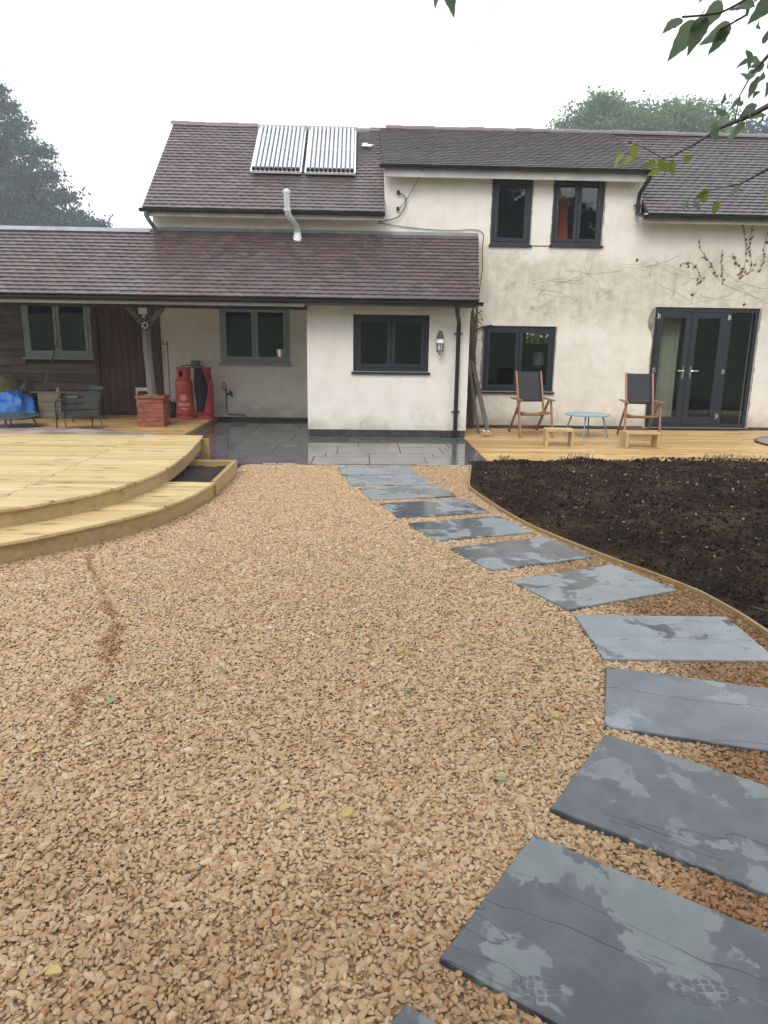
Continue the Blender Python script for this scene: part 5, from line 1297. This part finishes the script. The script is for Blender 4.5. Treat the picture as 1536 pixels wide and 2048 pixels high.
# weathered beam lying between the decks
m = MB(); N = 60; vs = []; fs = []; n8 = 8
for i in range(N + 1):
    u = i / N; x = -7.5 + 5.0 * u; cy = 10.95 + .10 * math.sin(u * 3); tp = .5 + .5 * min(1, (1 - u) * 3.5)
    for k in range(n8):
        a_ = k * 2 * math.pi / n8 + .3; r_ = (.125 * tp) * (1 + .36 * mnoise.noise(Vector((x * 1.6, k * .9, 4))) + .12 * mnoise.noise(Vector((x * 6, k * 2., 8)))); vs.append((x, cy + r_ * 1.3 * math.cos(a_), .06 * tp + .005 + r_ * math.sin(a_)))
for i in range(N):
    for k in range(n8): fs.append((i * n8 + k, i * n8 + (k + 1) % n8, (i + 1) * n8 + (k + 1) % n8, (i + 1) * n8 + k))
fs += [tuple(range(n8))[::-1], tuple(range(N * n8, N * n8 + n8))]; m.add(vs, fs)
tag(m.build('weathered_log', MT['log_wood'], angle=30), 'long bleached log lying behind the raised deck', 'log')
tag(MB().lathe([(.075, 0), (.09, .2), (.095, .2), (.08, .19)], (-1.52, 14.16, 1.145), 16).build('metal_bucket', MT['chrome'], angle=40), 'small metal pot standing inside the sage framed window', 'pot')

# ================================================================ CABLES
def cable(pts, r, name, label, cat='cable', sub=8):
    P = []
    pts = [Vector(p) for p in pts]
    for i in range(len(pts) - 1):
        for k in range(sub):
            t = k / sub; p0 = pts[max(i - 1, 0)]; p1 = pts[i]; p2 = pts[i + 1]; p3 = pts[min(i + 2, len(pts) - 1)]
            P.append(.5 * ((2 * p1) + (-p0 + p2) * t + (2 * p0 - 5 * p1 + 4 * p2 - p3) * t * t + (-p0 + 3 * p1 - 3 * p2 + p3) * t ** 3))
    P.append(pts[-1]); return tag(MB().tube(P, r, 6).build(name, MT['cable'], angle=60), label, cat)
cable([(1.40, -6, 4.46), (1.148, 7, 4.39), (1.03, 13.0, 4.33)], .0022, 'service_cable', 'thin service cable running down from the sky to the upper wall')
cable([(1.03, 13.0, 4.33), (.98, 13.12, 4.22), (.82, 13.25, 3.95), (.66, 13.26, 3.74)], .006, 'drop_cable', 'black cable dropping from the eaves to the lower wall insulator')
cable([(.63, 13.26, 3.99), (.74, 13.25, 3.93), (.76, 13.25, 3.80), (.66, 13.25, 3.62), (.52, 13.25, 3.56), (.30, 13.26, 3.52)], .009, 'looped_cable', 'thick black cable loop between the two wall insulators')
cable([(.30, 13.27, 3.50), (.9, 13.28, 3.43), (1.5, 13.28, 3.40), (2.07, 13.28, 3.40), (2.11, 13.28, 3.1), (2.13, 13.28, 2.8), (2.09, 13.28, 2.4), (2.05, 13.27, 2.1)], .006, 'wall_cable', 'thin black cable stapled above the lean-to and down its corner')
for (z, l) in ((3.99, 'upper small black insulator on the cream upper wall'), (3.73, 'lower small black insulator on the cream upper wall')):
    t = thing('insulator', l, 'insulator', (.63, 13.28, z), 'cable insulators on the upper wall'); MB().lathe([(.022, -.03), (.03, -.01), (.018, .0), (.03, .015), (.015, .035)], (.63, 13.26, z), 10).build('insulator_body', MT['rubber'], t, angle=40); MB().box(.62, .64, 13.262, 13.299, z - .01, z + .01).build('bracket', MT['darkmetal'], t)

# ================================================================ CLIMBERS
def leaf_mesh(name, mat, fold=.22, curl=.25, wid=.27, n=6, seed=0, jag=.06):
    rr = random.Random(seed); vs = []; fs = []
    for i in range(n + 1):
        t = i / n; w = wid * (math.sin(math.pi * t ** .72) ** .95) * (1.12 - .3 * t) * (1 + jag * rr.uniform(-1, 1)) if 0 < t < 1 else 0.
        z = -curl * t * t
        vs += [(-w, t, z + fold * w + .02 * rr.uniform(-1, 1)), (0, t, z), (w, t, z + fold * w + .02 * rr.uniform(-1, 1))]
    for i in range(n):
        a, b = 3 * i, 3 * i + 3; fs += [(a, a + 1, b + 1, b), (a + 1, a + 2, b + 2, b + 1)]
    o = len(vs); vs += [(-.012, -.28, .03), (.012, -.28, .03), (.01, .02, 0), (-.01, .02, 0)]; fs.append((o, o + 1, o + 2, o + 3))
    me = bpy.data.meshes.new(name); me.from_pydata(vs, [], fs); me.validate(); me.materials.append(mat); me.shade_smooth(); return me
LM_dead = [leaf_mesh('leaf', MT['leaf_dead'], .5, .4, .3, 4, s) for s in range(3)]
cr = thing('dead_creeper', 'withered creeper with red brown leaves clinging to the upper wall', 'climbing plant', (6.4, 13.28, 2.9))
strands = [[(5.66, 2.93), (5.80, 2.95), (5.95, 2.86), (6.05, 2.66), (6.02, 2.60)], [(5.92, 3.36), (5.95, 3.18), (6.10, 3.02), (6.22, 2.88), (6.28, 2.76)], [(6.35, 3.18), (6.38, 2.95), (6.40, 2.78), (6.44, 2.6)],
           [(6.62, 3.66), (6.70, 3.50), (6.76, 3.30), (6.80, 3.1), (6.78, 2.85), (6.70, 2.75)], [(6.84, 3.6), (6.82, 3.3), (6.88, 3.05), (6.92, 2.9), (6.86, 2.75)], [(6.55, 3.12), (6.62, 2.98), (6.72, 2.86), (6.74, 2.68)], [(7.12, 3.5), (7.10, 3.2), (7.12, 2.95), (7.05, 2.8)], [(7.3, 3.6), (7.28, 3.2), (7.22, 2.9)]]
m = MB(); lp = []
for s in strands:
    P = [(x + rnd.gauss(0, .008), 13.286, z) for x, z in s]; m.tube(P, .0035, 4)
    for (x, z), (x2, z2) in zip(s[:-1], s[1:]):
        for k in range(4):
            u = rnd.random(); lp.append((x + (x2 - x) * u + rnd.gauss(0, .025), z + (z2 - z) * u + rnd.gauss(0, .02)))
m.build('stem', MT['stem'], cr)
for (x, z) in lp: inst('leaf', rnd.choice(LM_dead), Matrix.Translation((x, 13.275, z)) @ Matrix.Rotation(rnd.gauss(math.pi, .5), 4, 'Y') @ Matrix.Rotation(R(80), 4, 'X') @ Matrix.Scale(rnd.uniform(.03, .065), 4), cr)
for (x, z) in ((5.93, 2.42), (6.86, 2.28), (4.85, 3.0)): inst('leaf', LM_dead[0], Matrix.Translation((x, 13.275, z)) @ Matrix.Rotation(rnd.gauss(math.pi, .5), 4, 'Y') @ Matrix.Rotation(R(80), 4, 'X') @ Matrix.Scale(.08, 4), cr)
# bare runners left on the wall
m = MB()
for _ in range(26):
    x, z = rnd.uniform(2.4, 7.4), rnd.uniform(2.3, 2.95); a_ = rnd.choice((0, math.pi)) + rnd.gauss(0, .35); P = []
    for k in range(rnd.randint(6, 12)):
        P.append((x, 13.296, z)); a_ += rnd.gauss(0, .3); x += .11 * math.cos(a_); z += .08 * math.sin(a_)
        if x < 2.2 or x > 8 or not 2.22 < z < 3.12: break
    if len(P) > 2: m.tube(P, rnd.uniform(.0008, .0018), 4)
tag(m.build('runner', MT['stem'], cr), kind='stuff')
vt = thing('corner_vine', 'bare brown vine trunk with few green leaves in the wall corner', 'climbing plant', (1.95, 13.1, 0))
m = MB()
for (ph, r0) in ((0, .06), (1.3, .042), (2.4, .034), (3.7, .022), (5.2, .03)):
    m.tube([(2.0 + .05 * math.sin(ph + z * 2.3) + .03 * mnoise.noise(Vector((ph, z * 2, 0))), 13.17 + .05 * math.cos(ph * 2 + z * 1.7), z) for z in [.0 + k * .16 for k in range(int(13 + ph))]], [r0 * (1 - .035 * k) for k in range(int(13 + ph))], 7)
m.tube([(1.93, 13.2, 1.62), (2.05, 13.22, 1.74), (2.2, 13.24, 1.80), (2.34, 13.25, 1.83)], [.028, .025, .02, .012], 6)
for k in range(44):
    z = rnd.uniform(.2, 2.0); a_ = rnd.uniform(-.5, 3.6); L = rnd.uniform(.06, .2); x0 = 2.0 + rnd.gauss(0, .03)
    m.tube([(x0, 13.12, z), (x0 + .5 * L * math.cos(a_), 13.08, z + .3 * L), (x0 + L * math.cos(a_), 13.07, z + L * math.sin(a_) * .6)], .004, 4)
m.build('stem', MT['stem'], vt, angle=60)
LM_yg = [leaf_mesh('leaf', MT['leaf_yellowgreen'], .3, .3, .26, 5, s) for s in range(3)]
LM_nr = [leaf_mesh('leaf', MT['leaf_near'], .15 + .1 * s, .1 + .12 * s, .205 + .015 * s, 16, 10 + s, .07) for s in range(4)]
for k in range(24):
    x, z = rnd.gauss(2.02, .06), rnd.gauss(1.95, .07)
    inst('leaf', rnd.choice(LM_yg + LM_nr[:1]), Matrix.Translation((x, 13.05 + rnd.gauss(0, .04), z)) @ Matrix.Rotation(rnd.uniform(1.5, 4.8), 4, 'Y') @ Matrix.Rotation(R(75), 4, 'X') @ Matrix.Scale(rnd.uniform(.04, .075), 4), vt)

# ================================================================ TREES
def tree(name, label, base, height, lobes, n_leaf, leaf, mat, seed, group, trunk_r=.35, clump=.55):
    rr = random.Random(seed); nr = np.random.RandomState(seed)
    t = thing(name, label, 'tree', base, group); bx, by, bz = base
    m = MB(); top = Vector((bx, by, bz + height * .8)); pts = [Vector((bx + .3 * mnoise.noise(Vector((seed, k, 0))), by, bz - .3 + k * height * .8 / 8)) for k in range(9)]
    m.tube(pts, [trunk_r * (1 - .1 * k) for k in range(9)], 10)
    C = []
    for (cx, cy, cz, rx, ry, rz, wgt) in lobes:
        for _ in range(wgt):
            v = Vector((rr.gauss(0, 1), rr.gauss(0, 1), rr.gauss(0, 1))).normalized() * rr.uniform(.45, 1.0) ** .6
            C.append((bx + cx + v.x * rx, by + cy + v.y * ry, bz + cz + v.z * rz))
    for c in rr.sample(C, min(34, len(C))):
        k = rr.randint(2, 6); s = pts[k]; e = Vector(c); md = s.lerp(e, .5) + Vector((rr.gauss(0, .3), rr.gauss(0, .3), rr.uniform(-.4, .3))); m.tube([s, md, e], [trunk_r * .3, trunk_r * .16, .03], 5)
    m.build('trunk', MT['bark'], t, angle=60)
    C = np.array(C); ci = nr.randint(0, len(C), n_leaf); csz = nr.uniform(.6, 1.35, len(C))
    P = C[ci] + nr.normal(0, 1, (n_leaf, 3)) * np.array([clump, clump, clump * .55]) * csz[ci][:, None]
    P[:, 2] = np.maximum(P[:, 2], bz + .5)
    u = nr.normal(0, 1, (n_leaf, 3)); u /= np.linalg.norm(u, axis=1)[:, None]; w = np.cross(u, nr.normal(0, 1, (n_leaf, 3))); w /= np.linalg.norm(w, axis=1)[:, None]
    s = leaf * nr.uniform(.6, 1.4, n_leaf)[:, None]
    V = np.stack([P - u * s, P + w * s * .5, P + u * s, P - w * s * .5], 1).reshape(-1, 3)
    me = bpy.data.meshes.new('crown'); me.vertices.add(len(V)); me.vertices.foreach_set('co', V.ravel()); me.loops.add(len(V)); me.loops.foreach_set('vertex_index', np.arange(len(V), dtype=np.int32)); me.polygons.add(n_leaf)
    me.polygons.foreach_set('loop_start', np.arange(0, len(V), 4, dtype=np.int32)); me.update(calc_edges=True); me.validate(); me.materials.append(mat)
    tag(link('crown', me, t), kind='stuff'); return t
BG = 'trees beyond the house'
tree('broadleaf_tree', 'tall dense dark tree beyond the lean-to roof on the left', (-43.5, 88, 0), 30, [(0, 0, 11.5, 13.2, 10, 7, 110), (0, 0, 18, 10.6, 9, 7, 85), (.8, 0, 23.6, 6.8, 6.4, 5, 46), (.2, 0, 27.2, 3.2, 3.6, 2.6, 16), (6.6, 0, 13, 7.4, 6, 6.4, 44)], 90000, .22, MT['leaf_far'], 11, BG, .8, .85)
tree('broadleaf_tree', 'wide rounded pale green tree behind the house ridge', (31.8, 88, 0), 27, [(-5.8, 0, 21.8, 4.6, 5, 6.2, 90), (.2, 0, 22.2, 4.6, 5, 5.6, 70), (5.2, 0, 22.6, 4.1, 4.8, 6.1, 80), (0, 0, 15, 9.2, 8, 6, 80)], 80000, .22, MT['leaf_far2'], 12, BG, .8, .85)
tree('broadleaf_tree', 'small tree top showing above the ridge at the right edge', (45.2, 91, 0), 25, [(0, 0, 20.5, 4.6, 4.6, 5.6, 70), (-2.8, 0, 18.8, 3, 3.2, 4.2, 24)], 24000, .24, MT['leaf_far'], 13, BG, .6, .9)
# hedge behind the house, seen through the two windows in line
nr_ = np.random.RandomState(77); n_ = 9000
P_ = np.stack([nr_.uniform(1.5, 9, n_), nr_.normal(22, .45, n_), np.abs(nr_.uniform(-.1, 3.2, n_))], 1); u_ = nr_.normal(0, 1, (n_, 3)); u_ /= np.linalg.norm(u_, axis=1)[:, None]; w_ = np.cross(u_, nr_.normal(0, 1, (n_, 3))); w_ /= np.linalg.norm(w_, axis=1)[:, None]
m = MB(); V_ = np.stack([P_ - u_ * .12, P_ + w_ * .07, P_ + u_ * .12, P_ - w_ * .07], 1).reshape(-1, 3).tolist(); m.add(V_, [(4 * i, 4 * i + 1, 4 * i + 2, 4 * i + 3) for i in range(n_)])
tag(m.build('hedge', MT['leaf_yellowgreen']), 'bright green hedge behind the house seen through the lower window', 'hedge', kind='stuff')
# unseen trees on the bank, added to darken the reflections in the glass
for i, (x, y, h, lb) in enumerate(((-3.5, -24, 12, 'tall unseen tree added on the bank behind the viewpoint, second from left'), (6, -25, 12, 'tall unseen tree added on the bank behind the viewpoint, second from right'), (-9, -22, 8, 'unseen tree added on the bank behind the viewpoint, left'), (1, -26, 9, 'unseen tree added on the bank behind the viewpoint, middle'), (11, -22, 8, 'unseen tree added on the bank behind the viewpoint, right'))):
    tree('unseen_tree', lb, (x, y, 2.5), h, [(0, 0, h * .55, 3.6, 3, h * .38, 60)], 9000, .45, MT['leaf_far'], 40 + i, 'unseen trees added behind the viewpoint', .25, .7)

# overhanging plum tree at the right: trunk just outside the picture
ot = thing('plum_tree', 'overhanging tree with drooping leafy twigs at the upper right', 'tree', (3.35, 2.6, 0))
m = MB(); m.tube([(3.35, 2.6, -.1), (3.32, 2.62, .9), (3.22, 2.7, 1.9), (3.1, 2.85, 2.8), (3.0, 2.9, 3.6)], [.13, .11, .10, .08, .05], 10)
limbs = [[(3.15, 2.8, 2.3), (2.7, 3.3, 2.75), (2.3, 3.55, 2.78), (1.995, 3.6, 2.704), (1.857, 3.6, 2.635), (1.756, 3.6, 2.583), (1.645, 3.6, 2.539), (1.526, 3.6, 2.464), (1.437, 3.6, 2.416), (1.399, 3.6, 2.402), (1.305, 3.6, 2.447), (1.225, 3.6, 2.47)],
 [(3.2, 2.72, 2.0), (2.6, 3.1, 2.5), (2.2, 3.35, 2.5), (1.962, 3.4, 2.426), (1.788, 3.4, 2.326), (1.671, 3.4, 2.262), (1.579, 3.4, 2.244), (1.486, 3.4, 2.213)],
 [(3.1, 2.85, 2.7), (2.4, 2.95, 3.0), (1.9, 3.0, 2.86), (1.633, 3.0, 2.718), (1.523, 3.0, 2.629), (1.472, 3.0, 2.572), (1.434, 3.0, 2.494), (1.426, 3.0, 2.408)],
 [(3.1, 2.8, 2.6), (2.2, 2.2, 2.8), (1.5, 1.85, 2.7), (1.05, 1.75, 2.45), (.892, 1.75, 2.356), (.834, 1.75, 2.303), (.831, 1.75, 2.27), (.802, 1.75, 2.254), (.776, 1.75, 2.239)],
 [(.834, 1.75, 2.303), (.80, 1.75, 2.285), (.772, 1.75, 2.272), (.731, 1.75, 2.266), (.690, 1.75, 2.262)],
 [(1.5, 1.85, 2.7), (1.0, 1.8, 2.66), (.6, 1.75, 2.55), (.391, 1.75, 2.434), (.247, 1.75, 2.357), (.170, 1.75, 2.301)]]
for L in limbs:
    n_ = len(L); big = .028 if L[0][0] > 2.5 else .004
    m.tube(L, [max(.0022, big * (1 - k / (n_ - 1)) ** 1.6) for k in range(n_)], 6)
for (ex, ey, ez) in ((1.5, .2, 4.2), (-.5, -.8, 4.4), (-2., -1.2, 4.0), (1.2, -2.6, 4.5), (3.2, -2.5, 4.3), (4.6, .5, 4.5)):  # unseen limbs for the canopy added over the viewpoint as shade
    m.tube([(3.05, 2.85, 3.2), (2.4 + .25 * ex, 1.9 + .2 * ey, 3.9), (.45 * 3 + .55 * ex, .45 * 2.4 + .55 * ey, ez), (ex, ey, ez - .2)], [.05, .035, .02, .006], 6)
for _ in range(46):
    a_ = rnd.uniform(-1.2, 2.2); L = rnd.uniform(.7, 1.7); z0 = rnd.uniform(2.2, 3.4); x0, y0 = 3.05, 2.85
    m.tube([(x0, y0, z0), (x0 + .5 * L * math.cos(a_), y0 + .5 * L * math.sin(a_), z0 + .3), (x0 + L * math.cos(a_), y0 + L * math.sin(a_), z0 + rnd.uniform(0, .7))], [.02, .01, .004], 5)
m.build('trunk', MT['bark'], ot, angle=60)
NEAR = [((.690, 2.260), (.641, 2.225)), ((.731, 2.263), (.676, 2.187)), ((.772, 2.295), (.734, 2.236)), ((.803, 2.256), (.752, 2.216)), ((.799, 2.28), (.795, 2.253)), ((.860, 2.253), (.845, 2.235)), ((.832, 2.198), (.841, 2.159)), ((.727, 2.303), (.718, 2.284)), ((.849, 2.308), (.836, 2.287)), ((.878, 2.218), (.882, 2.242)), ((.164, 2.301), (.176, 2.281)), ((.178, 2.304), (.191, 2.253)), ((.159, 2.299), (.153, 2.264)), ((.795, 2.25), (.765, 2.195)), ((.745, 2.268), (.715, 2.20))]
def place_leaf(me, b, tip, roll):
    b, tip = Vector(b), Vector(tip); d = tip - b; L = d.length; y = d.normalized(); up = Vector((0, -1, .35)); x = y.cross(up).normalized(); z = x.cross(y)
    M = Matrix(((x.x, y.x, z.x, b.x), (x.y, y.y, z.y, b.y), (x.z, y.z, z.z, b.z), (0, 0, 0, 1))) @ Matrix.Rotation(roll, 4, 'Y') @ Matrix.Scale(L, 4)
    inst('leaf', me, M, ot)
for i, (b, e) in enumerate(NEAR): place_leaf(LM_nr[i % 4], (b[0], 1.75 + rnd.gauss(0, .02), b[1]), (e[0], 1.75 + rnd.gauss(0, .03), e[1]), rnd.gauss(0, .45))
def on_limb(i, t0, t1, n, mats, size, spread=.05):
    L = [Vector(p) for p in limbs[i]]
    for _ in range(n):
        u = rnd.uniform(t0, t1) * (len(L) - 1); k = min(int(u), len(L) - 2); p = L[k].lerp(L[k + 1], u - k) + Vector((rnd.gauss(0, spread), rnd.gauss(0, spread), rnd.gauss(-.02, spread * .6)))
        d = Vector((rnd.gauss(-.3, .7), rnd.gauss(-.1, .5), rnd.gauss(-.7, .5))).normalized(); place_leaf(rnd.choice(mats), p, p + d * rnd.uniform(*size), rnd.gauss(0, .8))
on_limb(0, .25, .45, 14, LM_nr, (.05, .09)); on_limb(0, .72, .84, 6, LM_yg, (.055, .08), .035); on_limb(0, .97, 1., 5, LM_yg, (.055, .085), .045)
on_limb(1, .3, .55, 14, LM_nr + LM_yg, (.05, .09), .07); on_limb(1, .9, 1., 6, LM_nr + LM_yg, (.05, .08), .04)
on_limb(2, .42, .98, 28, LM_nr, (.04, .07), .05)
on_limb(3, .2, .5, 10, LM_nr, (.07, .1), .06)
V = []   # unseen crown right of view and over the viewpoint, added to shade the ground
Cs = [(rnd.uniform(2.5, 6.), rnd.uniform(-.2, 5.2), rnd.uniform(2.5, 4.9)) for _ in range(110)]
Cs += [(rnd.uniform(-2.6, 4.5), rnd.uniform(-4.0, 1.4), rnd.uniform(2.9, 4.9)) for _ in range(190)]
for _ in range(26000):
    c = rnd.choice(Cs); p = Vector(c) + Vector((rnd.gauss(0, .22), rnd.gauss(0, .22), rnd.gauss(0, .15)))
    if p.x < .60 * (p.y + .9) + .25 and p.z < 2.15 + .46 * max(p.y, 0) : continue
    if p.y > 1.7 and p.x < .60 * (p.y + .9) + .25: continue
    u = Vector((rnd.gauss(0, 1), rnd.gauss(0, 1), rnd.gauss(0, .6))).normalized(); w = u.orthogonal().normalized(); s = rnd.uniform(.03, .055); V += [p - u * s, p + w * s * .5, p + u * s, p - w * s * .5]
m = MB(); m.add(V, [(4 * i, 4 * i + 1, 4 * i + 2, 4 * i + 3) for i in range(len(V) // 4)]); tag(m.build('crown', MT['leaf_near'], ot), kind='stuff')

# fallen leaves on the gravel
FL = [(-1.27, 2.55, 'y', 'yellow leaf on the gravel near the left edge'), (-.06, 4.29, 'o', 'orange leaf on the gravel, furthest in the middle'), (-.02, 3.84, 'g', 'pale green leaf on gravel below the orange leaf'), (.56, 3.58, 'g', 'dark green leaf on gravel left of the square slab'), (.91, 3.34, 'y', 'large yellow green leaf close to the bend of the path'), (.24, 3.07, 'g', 'dark green curled leaf in the middle of the gravel'), (.55, 2.36, 'g', 'broad green leaf beside the corner of the cracked slab'), (-.27, 2.19, 'y', 'pale yellow leaf in the lower middle of the gravel'), (-.05, 2.15, 'y', 'yellow brown leaf right beside the pale yellow leaf'), (-.79, 1.55, 'y', 'big yellow leaf on gravel at the bottom left'), (-.64, 3.27, 'g', 'thin green leaf on gravel left of centre'), (-1.09, 3.0, 'g', 'small dark green leaf by the rusty drip line'), (.21, 3.47, 'y', 'small yellow green leaf left of the dark green leaf'), (.86, 2.8, 'y', 'faint yellow leaf left of the third nearest large slate slab'), (.33, 5.05, 'g', 'grey green leaf on gravel left of the diagonal slab')]
fm = dict(y=leaf_mesh('fallen_leaf', MT['leaf_yellow'], .42, -.28, .34, 12, 71, .09), g=leaf_mesh('fallen_leaf', MT['leaf_green'], .35, -.22, .26, 12, 72, .08), o=leaf_mesh('fallen_leaf', MT['leaf_orange'], .45, -.3, .36, 12, 73, .09))
for x, y, k, lb in FL:
    s = {'y': .047, 'g': .058, 'o': .05}[k] * rnd.uniform(.85, 1.1) * (1.25 if 'large' in lb or 'big' in lb else 1)
    o = inst('fallen_leaf', fm[k], Matrix.Translation((x, y, .001)) @ Matrix.Rotation(rnd.uniform(0, 6.28), 4, 'Z') @ Matrix.Rotation(rnd.gauss(0, .12), 4, 'X') @ Matrix.Scale(s, 4)); tag(o, lb, 'leaf', 'fallen leaves on the gravel')

# ================================================================ AIR
m = MB(); m.box(-70, 70, -45, 105, -1.2, 36)
hz = m.build('haze', None); tag(hz, kind='stuff'); hz.data.materials.clear()
hm = bpy.data.materials.new('damp_air'); hm.use_nodes = True; nt = hm.node_tree; nt.nodes.clear()
ho = nt.nodes.new('ShaderNodeOutputMaterial'); hv = nt.nodes.new('ShaderNodeVolumePrincipled'); hv.inputs['Color'].default_value = (.86, .93, 1., 1); hv.inputs['Density'].default_value = .0021; hv.inputs['Anisotropy'].default_value = .2
nt.links.new(hv.outputs[0], ho.inputs['Volume']); hz.data.materials.append(hm)
